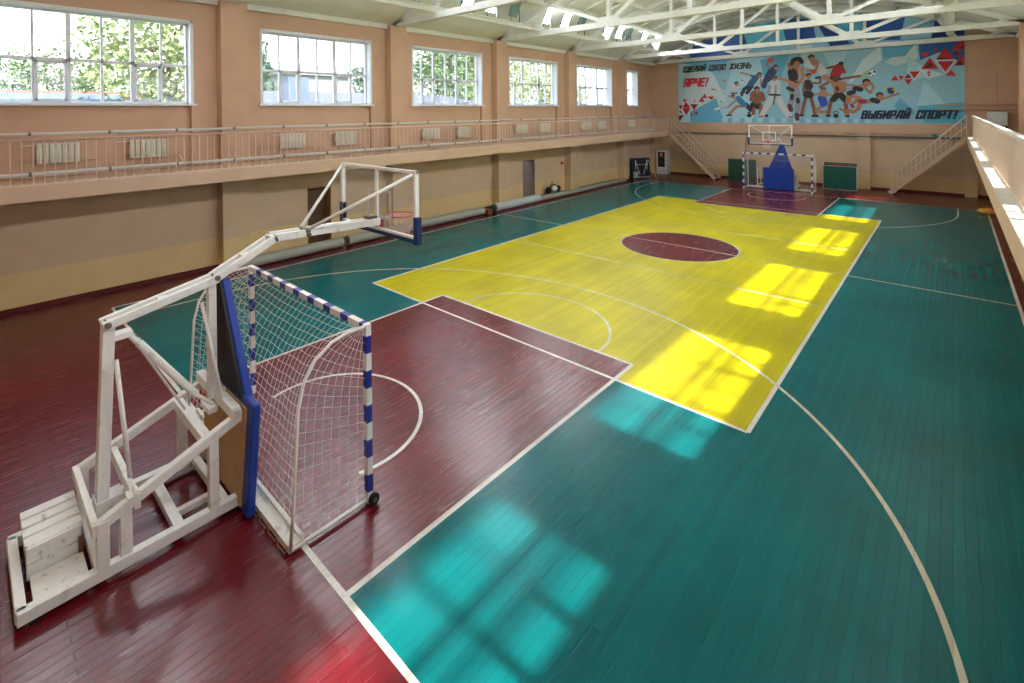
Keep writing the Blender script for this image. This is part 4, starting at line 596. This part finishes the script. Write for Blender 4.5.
roll(-11.3, -7.6, .16, -8.32, ROLL, 'nearest grey green rolled mat, lying behind the near goal along the left wall')
roll(-7.38, -.55, .165, -8.33, ROLL, 'long grey rolled mat passing behind the near backboard along the left wall')
roll(.2, 3.5, .19, -8.29, ROLL2, 'pale bluish grey rolled mat just before the second door')
roll(3.62, 9.0, .14, -8.33, ROLL, 'flattened grey green rolled mat beyond the second door', .85)
roll(9.06, 12.85, .13, -8.38, ROLL, 'farthest grey green rolled mat, ending at the last pilasters', .85)
r = empty('wooden_crate', (-8.2, -.15, 0), 'small brown crate with a dark green bag between two rolled mats', 'crate')
m = MB(); m.box(-8.42, -8.05, -.48, -.2, 0, .2); part('crate', m, mat('brown wood', (120, 66, 44), .6), r, bevel=.01)
m = MB(); m.sphere((-8.22, -.0, .17), (.2, .16, .17)); part('bag', m, mat('dark green cloth', (30, 52, 34), .8), r, smooth=True)
r = empty('equipment_pile', (-8.6, 5.4, 0), 'small black and white heap of equipment by the left wall behind the flattened roll', 'equipment')
m = MB(); m.lathe([(.1, -.05), (.17, -.05), (.17, .05), (.1, .05)], (-8.72, 5.0, .34), 16, 'x'); m.lathe([(.1, -.05), (.17, -.05), (.17, .05), (.1, .05)], (-8.72, 5.9, .34), 16, 'x')
m.tube([(-8.72, 5.0, .34), (-8.72, 5.3, .6), (-8.72, 5.6, .58), (-8.72, 5.9, .34)], .03, 6); m.tube([(-8.72, 5.3, .6), (-8.72, 5.35, .8)], .02, 6); part('black_frame', m, DARK, r)
m = MB(); m.sphere((-8.72, 5.55, .38), (.12, .22, .16)); part('white_bundle', m, WHITE, r, smooth=True)
m = MB(); m.box(-8.85, -8.6, 4.85, 6.05, 0, .17); part('base_box', m, GREYM, r)

# far corner: white cabinet, folded table tennis table ----------------------------
r = empty('white_cabinet', (-8.15, 18.2, 0), 'white cabinet with a glazed door in the far left corner', 'cabinet')
m = MB(); m.box(-8.55, -7.8, 17.92, 18.5, .0, 1.68); part('body', m, mat('white cabinet', (206, 208, 214), .4), r, bevel=.01)
m = MB(); x0c, x1c, yc = -8.53, -7.82, 17.9
for b in ((x0c, x1c, .42, .5), (x0c, x1c, 1.56, 1.66), (x0c, x0c+.1, .42, 1.66), (x1c-.1, x1c, .42, 1.66)): m.box(b[0], b[1], yc-.03, yc+.018, b[2], b[3])
d = part('door', m, WHITE, r)
m = MB(); m.box(x0c+.1, x1c-.1, yc-.005, yc+.015, .5, 1.56); m.build('door_glass', mat('dark door glass', (62, 52, 48), .15), d, origin=tuple(r.location))
m = MB(); m.box(-8.28, -8.1, yc-.009, yc-.004, 1.25, 1.48); m.build('notice', mat('notice paper', (214, 130, 120), .6), d, origin=tuple(r.location))
tag(d, 'white framed glazed door')
def tt_table(loc, rz, label, colr, edge, w=1.525, h=1.37, back=None, legs=True, lean=0.0):
    r = empty('table_tennis_table', (0, 0, 0), label, 'table')
    H0 = h
    def half(y, c, name, zo=0.0, dh=0.0):
        h = H0+dh; m = MB(); m.cur = 0; m.box(-w/2, w/2, y-.012, y+.012, .02+zo, .02+h+zo)
        m.cur = 1
        for s in (-1, 1): m.box(s*w/2-.02 if s > 0 else -w/2, w/2 if s > 0 else -w/2+.02, y-.0135, y+.0135, .02+zo, .02+h+zo)
        m.box(-w/2, w/2, y-.0135, y+.0135, .02+zo, .04+zo); m.box(-w/2, w/2, y-.0135, y+.0135, h+zo, .02+h+zo)
        part(name, m, [c, edge], r)
    half(-.1, colr, 'table_half'); half(.1, back or colr, 'table_half', 0, .2 if back else 0)
    m = MB()
    for s in (-.5, .5): m.box(s-.02, s+.02, -.09, .09, .3, .34); m.box(s-.02, s+.02, -.09, .09, 1.0, 1.04)
    part('hinge_frame', m, GREYM, r)
    r.location = loc; r.rotation_euler = (lean, 0, rz)
    return r
WL = mat('white table edge line', (214, 214, 206), .5)
a = tt_table((-2.85, 17.35, 0), .06, 'dark green folded table tennis table behind the far goal, left part', mat('dark green board', (16, 62, 48), .4), mat('green edge', (60, 110, 90), .5), h=1.38)
a = tt_table((2.1, 17.25, 0), -.03, 'teal folded table tennis table with white border right of the far goal', mat('teal board', (0, 84, 74), .4), WL, h=1.3, back=mat('brown board back', (104, 70, 46), .5))
r = tt_table((-8.45, 15.1, 0), PI/2-.5, 'dark blue folded table tennis table with white legs by the left wall', mat('blue black board', (24, 32, 50), .4), mat('dark edge', (50, 56, 70)), w=1.4, h=1.3)
m = MB()
for s in (-1, 1): m.bar((s*.45, -.16, 1.2), (s*.15, -.2, .25), .035, .035); m.bar((s*.45, -.16, 1.2), (s*.45, -.16, .55), .03, .03)
m.bar((-.5, -.17, .9), (.5, -.17, .9), .03, .03); m.bar((.5, -.2, 1.2), (.95, -.45, .05), .03, .03)
m.build('folded_legs', WHITE, r)
m = MB(); m.box(-.6, .6, -.3, .3, .05, .1); m.box(-.66, -.36, -.32, -.18, .05, .45); m.build('trolley_base', mat('pale grey', (170, 174, 176)), r)
r = empty('small_tube_frame', (-1.35, 16.5, 0), 'small white square tube frame standing left of the far blue pad', 'frame')
m = MB(); m.tube([(-1.75, 16.4, .0), (-1.75, 16.4, 1.0), (-1.0, 16.4, 1.0), (-1.0, 16.4, 0)], .035, 8); m.tube([(-1.75, 16.4, 1.0), (-1.75, 17.0, .9), (-1.75, 17.1, .03), (-1.75, 16.4, .03)], .025, 8); m.tube([(-1.0, 16.4, 1.0), (-1.0, 17.0, .9), (-1.0, 17.1, .03), (-1.0, 16.4, .03)], .025, 8); m.tube([(-1.75, 17.1, .03), (-1.0, 17.1, .03)], .025, 8)
part('tube_frame', m, WHITE, r)
# orange bag at the right sideline
r = empty('orange_bag', (7.62, 13.35, 0), 'orange yellow bag lying at the far end of the right sideline', 'bag')
m = MB(); m.sphere((7.6, 13.35, .13), (.3, .22, .13)); part('bag_body', m, mat('orange cloth', (222, 160, 60), .6, var=.12, scale=9), r, smooth=True)
m = MB(); m.tube([(7.45, 13.2, .22), (7.55, 13.12, .3), (7.7, 13.12, .3), (7.78, 13.2, .22)], .015, 6); part('strap', m, mat('orange strap', (200, 120, 40), .6), r)

# ------------------------------------------------------------------ basketball stand
def stand(label):
    O = (.12, -14.35, 0); r = empty('basketball_stand', O, label, 'basketball stand')
    XRr, XLr = .67, -.43; P = lambda n, m, mt=WOLD, **k: part(n, m, mt, r, **k)
    m = MB()
    for x in (XRr, XLr): m.box(x-.045, x+.045, -16.32, -14.42, .06, .17)
    m.box(XLr, XRr, -16.33, -16.25, .06, .17); m.box(XLr, XRr, -15.76, -15.66, .06, .16); m.box(XLr, XRr, -15.08, -14.98, .06, .15); m.box(XLr, XRr, -14.6, -14.52, .06, .16)
    m.box(.33, .4, -15.0, -14.55, .06, .13)
    P('base_frame', m, bevel=.006)
    for x in (XRr, XLr):
        for yy in (-14.5, -16.2):
            m = MB(); m.lathe([(.05, -.02), (.05, .02)], (x, yy, .05), 14, 'x'); P('caster', m, DARK)
    # plank ballast box in the rear bay
    m = MB()
    for i in range(4): m.bar((-.29+.125*i, -16.23, .41-.018*i), (-.29+.125*i, -15.79, .41-.018*i), .118, .035)
    m.bar((.19, -16.22, .3), (.19, -15.8, .3), .03, .14); m.bar((.2, -16.22, .15), (.2, -15.8, .15), .03, .14)
    P('ballast_planks', m, WPLANK, bevel=.004)
    m = MB(); m.box(-.34, .165, -16.21, -15.81, .07, .37); P('ballast_box', m, WPLANK, bevel=.006)
    m = MB(); m.box(.24, .6, -16.2, -15.8, .08, .13)
    for i in range(6): m.lathe([(.012, .13), (.012, .145)], (.32+.2*(i % 2), -16.1+.12*(i//2), 0), 8)
    P('foot_plate', m, WPLANK)
    m = MB(); m.box(.22, .26, -15.83, -15.79, .12, .27); P('rusty_bracket', m, mat('rusty brown', (96, 60, 36), .7))
    for x in (XRr, XLr):
        m = MB(); m.box(x-.05, x+.05, -15.75, -15.65, .16, .62); P('rear_post', m, bevel=.005)
        m = MB(); m.box(x-.05-.03*(x > 0), x+.02, -15.56, -15.46, .16, .62); P('rear_post', m, bevel=.005)
        m = MB(); m.bar((x, -15.76, .56), (x, -14.38, 1.07), .08, .1); P('inclined_rail', m, bevel=.006)
        m = MB(); m.box(x-.045, x+.045, -14.75, -14.65, .16, .92); P('front_post', m, bevel=.005)
    for yy, zz in ((-15.76, .6), (-15.42, .68)):
        m = MB(); m.box(XLr-.04, XRr+.04, yy-.03, yy+.03, zz-.1, zz+.02); P('rear_crossbar', m, bevel=.006)
    m = MB(); m.box(XLr, XRr, -14.8, -14.7, .86, .97); P('front_crossbar', m, bevel=.006)
    m = MB(); m.box(XLr-.04, XRr+.06, -14.52, -14.42, 1.08, 1.2); P('front_crossbar', m, bevel=.006)
    m = MB(); m.box(.02, .22, -15.68, -15.44, .34, .5); P('mast_foot', m)
    m = MB(); m.bar((.085, -15.62, .4), (.085, -15.54, 2.34), .055, .11, (0, 1, 0)); m.bar((.165, -15.62, .4), (.165, -15.54, 2.34), .055, .11, (0, 1, 0)); m.bar((.125, -15.62, .4), (.125, -15.54, 2.3), .06, .07, (0, 1, 0)); P('rear_mast', m, bevel=.006)
    m = MB(); m.box(.07, .17, -14.56, -14.47, 1.1, 2.48); P('front_mast', m, bevel=.006)
    m = MB(); m.tube([(.26, -15.5, 1.95), (.32, -15.4, .68)], .024, 8); P('mast_strut', m, smooth=True)
    m = MB(); m.tube([(.05, -14.6, 2.25), (.44, -14.5, 1.12)], .02, 8); P('mast_strut', m, smooth=True)
    m = MB(); m.bar((.12, -15.55, 2.15), (.12, -15.33, 2.16), .14, .06)
    m.tube([(.14, -15.36, 2.14), (.16, -15.25, 1.98)], .028, 8); m.tube([(.14, -15.27, 2.02), (.2, -14.72, 1.24)], .042, 10); m.tube([(.2, -14.74, 1.26), (.22, -14.5, 1.02)], .022, 8)
    m.tube([(.02, -15.3, 2.05), (.06, -14.8, 1.05)], .016, 6)
    for t in (0, .35, .9): p = Vector((.14, -15.27, 2.02)).lerp(Vector((.2, -14.72, 1.24)), t); m.lathe([(.055, -.012), (.055, .012)], tuple(p), 10, 'y')
    P('lifting_jack', m)
    for x, yy, z in ((XRr, -14.45, 1.16), (XRr-.02, -15.42, .74), (.2, -14.45, 1.22)):
        m = MB(); m.tube([(x-.08, yy, z), (x+.1, yy, z)], .022, 8); m.lathe([(.035, -.05), (.035, -.02)], (x+.1, yy, z), 8, 'x'); P('pivot_pin', m)
    m = MB(); m.box(.58, .72, -15.5, -15.4, .64, .73); P('pivot_block', m)
    m = MB(); m.box(.02, .3, -14.62, -14.52, 1.0, 1.06); P('pivot_block', m)
    # bent twin-beam arm
    pts = [(-15.58, 2.31), (-14.48, 2.54), (-13.75, 2.90), (-12.12, 2.84)]
    for x in (.045, .205):
        m = MB()
        hh = [.09, .09, .10, .1]
        for i in range(3):
            (ya, za), (yb, zb) = pts[i], pts[i+1]
            m.bar((x, ya-.02, za), (x, yb+.02, zb), .055, hh[i])
        P('arm_beam', m, bevel=.008)
    m = MB()
    for t, (i) in ((.5, 0), (.5, 1), (.98, 1), (.4, 2)):
        y = pts[i][0]+(pts[i+1][0]-pts[i][0])*t; z = pts[i][1]+(pts[i+1][1]-pts[i][1])*t; m.box(.03, .21, y-.05, y+.05, z-.04, z+.03)
    m.box(.03, .22, -12.3, -12.1, 2.79, 2.9)
    P('arm_spacer', m)
    BM = mat('bolt metal', (120, 108, 96), .45, metal=.4)
    for y, z in ((-15.56, 2.33), (-14.48, 2.56), (-13.3, 2.86)):
        m = MB(); m.tube([(-.01, y, z), (.26, y, z)], .018, 8); m.lathe([(.032, -.015), (.032, .015)], (.25, y, z), 8, 'x'); P('arm_bolt', m, BM)
    m = MB(); m.box(.0, .24, -13.34, -13.27, 2.89, 2.95); P('strut_bracket', m, BM)
    m = MB(); m.box(.06, .2, -12.3, -12.14, 2.9, 2.94); P('strut_bracket', m, BM)
    # backboard
    bx0, bx1, bz0, bz1, by = -.92, 1.07, 2.68, 3.68, -12.05
    m = MB(); m.box(bx0, bx1, by-.04, by+.02, bz1-.045, bz1); m.box(bx0, bx0+.05, by-.05, by+.02, bz0, bz1); m.box(bx1-.05, bx1, by-.05, by+.02, bz0, bz1); m.box(bx0, bx1, by-.04, by+.02, bz0, bz0+.05); m.box(.075, .125, by-.045, by-.005, bz0, bz1)
    bb = P('backboard_frame', m, WHITE, bevel=.004)
    m = MB(); m.box(bx0+.04, bx1-.04, by+.0, by+.012, bz0+.04, bz1-.04); P('backboard_glass', m, BGLASS)
    m = MB(); tz = 2.86
    for b in ((-.21, .41, tz, tz+.045), (-.21, .41, tz+.42, tz+.465), (-.21, -.165, tz, tz+.465), (.365, .41, tz, tz+.465)): m.box(b[0], b[1], by+.013, by+.017, b[2], b[3])
    P('target_square', m, WHITE)
    m = MB(); m.box(bx0-.02, bx1+.02, by-.05, by+.03, bz0-.045, bz0+.02); m.box(bx0-.03, bx0+.05, by-.06, by+.04, bz0-.06, bz0+.34); m.box(bx1-.05, bx1+.04, by-.06, by+.04, bz0-.06, bz0+.34)
    P('backboard_pad', m, mat('dark blue pad', (14, 44, 96), .5), bevel=.015)
    for s, xx in ((-1, bx0+.05), (1, bx1-.05)):
        m = MB(); m.tube([(.12+s*.1, -13.3, 2.93), (xx, by-.05, bz1-.05)], .024, 8); P('backboard_strut', m, WHITE, smooth=True)
    rc = (.12, by+.42, 2.86)
    m = MB(); m.tube([(rc[0]+.225*math.cos(2*PI*k/28), rc[1]+.225*math.sin(2*PI*k/28), rc[2]) for k in range(28)], .013, 8, closed=True)
    m.box(rc[0]-.07, rc[0]+.07, by+.02, rc[1]-.22, rc[2]-.02, rc[2]+.005); m.box(rc[0]-.09, rc[0]+.09, by+.018, by+.03, rc[2]-.12, rc[2]+.02)
    rim = P('rim', m, mat('red rim', (206, 60, 52), .45))
    m = MB()
    for k in range(12):
        for dr in (1, -1):
            pp = []
            for j in range(6):
                a = 2*PI*(k+dr*j*.45)/12; q = .225-.022*j; pp.append((rc[0]+q*math.cos(a), rc[1]+q*math.sin(a), rc[2]-.075*j))
            m.tube(pp, .006, 4)
    m.build('hoop_net', mat('red and white net', (226, 190, 180), .8), rim, origin=O)
    # protective pad facing the court
    m = MB(); m.prism([(-.53, -14.45, .03), (-.53, -14.355, .03), (-.53, -14.27, 1.25), (-.53, -14.365, 1.25)], (1.48, 0, 0)); P('lower_pad', m, BLUEP, bevel=.02)
    m = MB(); m.prism([(-.45, -14.465, .1), (-.45, -14.445, .1), (-.45, -14.37, 1.17), (-.45, -14.39, 1.17)], (1.25, 0, 0)); P('pad_backing', m, PLY)
    def tr(y0, y1, dx=0): return [(-.45-dx, y0, 1.2), (.64+dx, y0, 1.2), (.13+dx*.5, y1, 2.5), (-.06-dx*.5, y1, 2.5)]
    m = MB(); m.prism(tr(-14.37, -14.43), (0, .03, 0)); P('upper_pad_backing', m, DARK)
    m = MB(); m.prism(tr(-14.34, -14.40, .03), (0, .1, 0)); P('upper_pad', m, BLUEP, bevel=.02)
    return r
near_stand = stand('white basketball stand in the foreground with a blue pad and a long bent arm')
far_stand = copy_tree(near_stand)
far_stand.location = (-.27, 14.95, 0); far_stand.rotation_euler = (0, 0, PI)
far_stand['label'] = 'basketball stand at the far end, its blue pad facing the camera through the far goal'

# ------------------------------------------------------------------ handball goal
def goal(label):
    O = (.06, -13.36, 0); r = empty('handball_goal', O, label, 'goal'); Y = -13.36
    XL_, XR_ = -1.56, 1.70
    def striped(name, horizontal, x=0):
        m = MB(); t = .035
        if not horizontal:
            zs = [.02, .15, .35, .55, .75, .95, 1.15, 1.35, 1.55, 1.75, 1.95, 2.08]
            for i in range(11): m.cur = i % 2; m.box(x-t, x+t, Y-t, Y+t, zs[i], zs[i+1])
        else:
            x = XL_+.04; i = 0
            while x < XR_-.05:
                e = min(XR_-.04, x+(.24, .17)[i % 2]); m.cur = i % 2; m.box(x, e, Y-t, Y+t, 2.0, 2.08); x = e; i += 1
        part(name, m, [WHITE, BLUES], r, recalc=True)
    striped('goal_post', False, XL_); striped('goal_post', False, XR_); striped('crossbar', True)
    prof = [(Y, 2.06), (Y-.25, 2.06), (Y-.45, 2.02), (Y-.65, 1.9), (Y-.78, 1.72), (Y-.85, 1.45), (Y-.88, 1.0), (Y-.91, .5), (Y-.95, .05)]
    for x in (XL_, XR_):
        m = MB(); m.tube([(x, y, z) for y, z in prof], .019, 8); part('side_hoop', m, WHITE, r, smooth=True)
        m = MB(); m.tube([(x, Y, .05), (x, Y-.95, .05)], .022, 8); part('base_rail', m, WHITE, r, smooth=True)
    m = MB(); m.box(XL_, XR_, Y-.965, Y-.82, .02, .09); m.box(XL_, XR_, Y-.84, Y-.80, .04, .13)
    part('back_beam', m, mat('chipped white paint', (222, 220, 212), .5, scale=5, dirt=(84, 92, 100)), r)
    # net
    def P2(t):
        t *= len(prof)-1; i = min(int(t), len(prof)-2); u = t-i
        return Vector((prof[i][0]+(prof[i+1][0]-prof[i][0])*u, prof[i][1]+(prof[i+1][1]-prof[i][1])*u))
    # arc length resample
    raw = [P2(i/80) for i in range(81)]; ds = [0]
    for i in range(80): ds.append(ds[-1]+(raw[i+1]-raw[i]).length)
    def PA(s):
        L = s*ds[-1]
        for i in range(80):
            if ds[i+1] >= L: u = (L-ds[i])/(ds[i+1]-ds[i]); return raw[i].lerp(raw[i+1], u)
        return raw[-1]
    def back(x, s):
        p = PA(s); t = (x-XL_)/(XR_-XL_); w = abs(math.sin(PI*t))**.6*.62
        ch = Vector((Y-.02, 2.0)).lerp(Vector((Y-.93, .08)), s)
        q = p.lerp(ch, w); y, z = q
        return (x, y, max(.04, z-.10*math.sin(PI*s)*math.sin(PI*t)+.012*math.sin(x*9)*math.sin(PI*s)))
    m = MB(); c = .0024; NX, NS = 27, 24
    for i in range(NX+1): x = XL_+(XR_-XL_)*i/NX; m.tube([back(x, j/22) for j in range(23)], c, 3)
    for j in range(1, NS): m.tube([back(XL_+(XR_-XL_)*i/27, j/NS) for i in range(28)], c, 3)
    part('back_net', m, NET, r)
    for x, sg in ((XL_, 1), (XR_, -1)):
        m = MB()
        def pr(u, s):                                            # u: 0 at post, 1 at hoop
            p = PA(s*.999); yy = Y-.04 if s > .25 else Y-.0; zp = 2.0*(1-s)+.06
            q = Vector((Y-.03, zp)).lerp(p, u); return (x+sg*.04*math.sin(PI*u), q[0], max(.05, q[1]-.03*math.sin(PI*u)))
        for j in range(1, 20): m.tube([pr(i/6, j/20) for i in range(7)], c, 3)
        for i in range(1, 8): m.tube([pr(i/8, j/16) for j in range(17)], c, 3)
        part('side_net', m, NET, r)
    m = MB()                                                      # slack net lying by the beam
    for k in range(14):
        x = XL_+.1+.225*k; m.tube([(x, Y-.975, .1), (x+.05, Y-1.0, .03), (x+.12, Y-.985, .012), (x+.2, Y-1.0, .03), (x+.22, Y-.975, .09)], .005, 4)
    part('slack_net', m, mat('dusty net cord', (170, 150, 126), .8), r)
    for x in (XR_+.07, XL_-.07):
        m = MB(); m.lathe([(.03, -.02), (.062, -.022), (.07, -.01), (.07, .01), (.062, .022), (.03, .02)], (x, Y+.02, .072), 20, 'x'); w = part('wheel', m, DARK, r)
        m = MB(); m.lathe([(.03, -.026), (.012, -.03), (.012, .03), (.03, .026)], (x, Y+.02, .072), 14, 'x'); m.build('hub', GREYM, w, origin=O)
    return r
g1 = goal('blue and white striped handball goal beside the near basketball stand')
g2 = copy_tree(g1); g2.location = (-.33, 14.45, 0); g2.rotation_euler = (0, 0, PI)
g2['label'] = 'blue and white striped handball goal at the far end in front of the blue pad'

# ------------------------------------------------------------------ outside
GRASS = mat('grass', (86, 112, 52), .9, var=.2, scale=3)
m = MB(); m.box(-120, 120, -120, 120, -.8, -.25); tag(m.build('ground', GRASS), 'grass ground outside the windows', 'ground', kind='structure')
LEAF = []
for i, c in enumerate(((104, 128, 86), (132, 146, 96), (84, 108, 88))): LEAF.append(mat('leaves %d' % i, c, .6, var=.3, scale=2))
def tree(x, y, h, w, seed, label, li):
    rnd = random.Random(seed); r = empty('tree', (x, y, -.25), label, 'tree', 'trees outside the left windows')
    m = MB(); m.tube([(x, y, -.25), (x+.1, y, h*.3), (x+.2, y+.1, h*.62), (x, y, h*.9)], [.28, .22, .15, .05], 9)
    br = []
    for k in range(9):
        a = k*2.4; z = h*(.3+.06*k); e = (x+w*.38*math.cos(a), y+w*.38*math.sin(a), z+h*.16); m.tube([(x+.1, y, z), ((x+e[0])/2, (y+e[1])/2, z+h*.05), e], [.09, .06, .03], 6); br.append(e)
    part('trunk', m, mat('bark', (92, 78, 64), .8), r)
    m = MB(); blobs = [(e[0], e[1], e[2], w*.26) for e in br] + [(x, y, h*.88, w*.26), (x, y, h*.7, w*.34)]
    for k in range(10): blobs.append((x+rnd.uniform(-.4, .4)*w, y+rnd.uniform(-.4, .4)*w, h*rnd.uniform(.42, .86), w*rnd.uniform(.14, .24)))
    for bx, by, bz, R in blobs:
        for _ in range(200):
            v = Vector((rnd.gauss(0, 1), rnd.gauss(0, 1), rnd.gauss(0, 1))).normalized()*R*rnd.uniform(.55, 1.05)
            p = Vector((bx, by, bz))+v; s = rnd.uniform(.12, .26)
            a = Vector((rnd.uniform(-1, 1), rnd.uniform(-1, 1), rnd.uniform(-1, 1))).normalized(); b = a.orthogonal().normalized()
            m.add([p-a*s, p-b*s*.5, p+a*s, p+b*s*.5], [(0, 1, 2, 3)])
    part('crown', m, LEAF[li], r, recalc=False)
tree(-27, -8.0, 11.5, 7.0, 1, 'large leafy tree filling the right half of the nearest left window', 1)
tree(-52, -20.5, 10.0, 9.0, 2, 'low distant tree at the left of the nearest left window', 0)
tree(-53, -10.0, 10.4, 8.5, 3, 'distant tree in the middle of the nearest left window', 0)
tree(-33, -1.0, 10.0, 3.6, 4, 'tree at the left edge of the second left window', 2)
tree(-38, 14.5, 9.8, 4.5, 5, 'tree at the right side of the second left window', 2)
tree(-24, 12.0, 11.5, 6.0, 6, 'dense tree behind the third left window', 0)
tree(-26, 20.0, 12.0, 7.0, 7, 'dense tree behind the fourth left window', 1)
tree(-26, 30.0, 12.0, 8.0, 8, 'yellowish tree behind the fifth left window', 1)
r = empty('low_building', (-42, -12, -.25), 'low brick building with a bluish roof seen at the bottom of the nearest left window', 'building')
m = MB(); m.box(-45, -39.5, -34, -1, -.25, 6.0); part('wall', m, mat('pink brick', (150, 106, 92), .8), r)
m = MB(); m.box(-45.3, -39.2, -34.3, -.7, 6.0, 6.35); part('roof', m, mat('terracotta eave', (140, 92, 76), .7), r)
m = MB(); m.prism([(-36, -15, -.25), (-33, -15, -.25), (-33, -15, 5.6), (-34.5, -15, 6.0), (-36, -15, 5.6)], (0, 6, 0)); part('shed', m, mat('blue shed', (70, 88, 116), .6), r)
r = empty('metal_roof_building', (-18, -2, -.25), 'low building with a ribbed white metal roof behind the second left window', 'building')
m = MB(); m.box(-22, -14.5, -7.6, 9, -.25, 4.7); part('wall', m, mat('pale wall', (120, 118, 116), .8), r)
m = MB(); m.prism([(-22.2, -7.8, 5.7), (-14.3, -7.8, 4.7), (-14.3, -7.8, 4.8), (-22.2, -7.8, 5.82)], (0, 17, 0))
for k in range(56): m.prism([(-22.2, -7.7+.3*k, 5.8), (-14.3, -7.7+.3*k, 4.8), (-14.3, -7.7+.3*k, 4.88), (-22.2, -7.7+.3*k, 5.9)], (0, .06, 0))
part('ribbed_roof', m, mat('white sheet metal', (122, 126, 132), .5), r)
m = MB(); m.box(-16.4, -15.4, -6.0, -5.0, 4.7, 6.25); part('vent_shaft', m, mat('blue grey sheet', (92, 108, 134), .5), r)
r = empty('grey_house', (-60, 18, -.25), 'distant grey house with a gable roof in the middle of the second left window', 'building')
m = MB(); m.box(-64, -54, 12, 22, -.25, 9.6); part('wall', m, mat('grey house wall', (120, 122, 128), .8), r)
m = MB(); m.prism([(-64.5, 11.5, 9.6), (-53.5, 11.5, 9.6), (-59, 11.5, 11.6)], (0, 11, 0)); part('roof', m, mat('grey house roof', (120, 122, 128), .7), r)
m = MB()
for k in range(4): m.box(-53.99, -53.9, 13+2.2*k, 14+2.2*k, 5.5, 7.2)
part('house_windows', m, mat('house window', (70, 80, 95), .3), r)

# ------------------------------------------------------------------ light
sun = bpy.data.lights.new('sun', 'SUN'); sun.energy = SUN; sun.angle = math.radians(1.6); sun.color = (1, .95, .86)
so = bpy.data.objects.new('sun', sun); C.objects.link(so)
so.rotation_euler = Vector((.95, SUNY, 1.0)).to_track_quat('Z', 'Y').to_euler()
w = bpy.data.worlds.new('sky'); bpy.context.scene.world = w; w.use_nodes = True
nt = w.node_tree; bg = nt.nodes['Background']
tc = nt.nodes.new('ShaderNodeTexCoord'); sx = nt.nodes.new('ShaderNodeSeparateXYZ'); nt.links.new(tc.outputs['Generated'], sx.inputs[0])
rp = nt.nodes.new('ShaderNodeValToRGB'); rp.color_ramp.elements[0].color = (.93, .96, 1, 1); rp.color_ramp.elements[1].color = (.55, .72, 1, 1); rp.color_ramp.elements[0].position = .1
nt.links.new(sx.outputs['Z'], rp.inputs['Fac']); nt.links.new(rp.outputs['Color'], bg.inputs['Color']); bg.inputs['Strength'].default_value = SKY

# ------------------------------------------------------------------ camera
cam = bpy.data.cameras.new('camera'); co = bpy.data.objects.new('camera', cam); C.objects.link(co)
f_, cx_, cy_, a_, pt_, ro_ = 496.61, 469.99, 115.12, .7709, .006, -.0109
R0 = Vector((math.cos(a_), math.sin(a_), 0)); D0 = Vector((-math.sin(a_), math.cos(a_), 0)); Z0 = Vector((0, 0, 1))
F = D0*math.cos(pt_)-Z0*math.sin(pt_); U = D0*math.sin(pt_)+Z0*math.cos(pt_)
R = R0*math.cos(ro_)+U*math.sin(ro_); U3 = U*math.cos(ro_)-R0*math.sin(ro_)
M = Matrix((R, U3, -F)).transposed().to_4x4(); M.translation = Vector((6.566, -16.619, 4.5146)); co.matrix_world = M
cam.sensor_width = 36; cam.lens = f_/1024*36; cam.shift_x = (512-cx_)/1024; cam.shift_y = -(341.5-cy_)/1024; cam.clip_start = .05; cam.clip_end = 500
sc = bpy.context.scene; sc.camera = co
sc.view_settings.view_transform = 'Standard'; sc.view_settings.look = 'None'; sc.view_settings.gamma = 1; sc.view_settings.use_curve_mapping = False
sc.view_settings.exposure = EXPO
sc.cycles.use_denoising = True
sc.cycles.max_bounces = 10; sc.cycles.diffuse_bounces = 5; sc.cycles.transparent_max_bounces = 16; sc.cycles.sample_clamp_indirect = 6
sc.cycles.caustics_reflective = False; sc.cycles.caustics_refractive = False
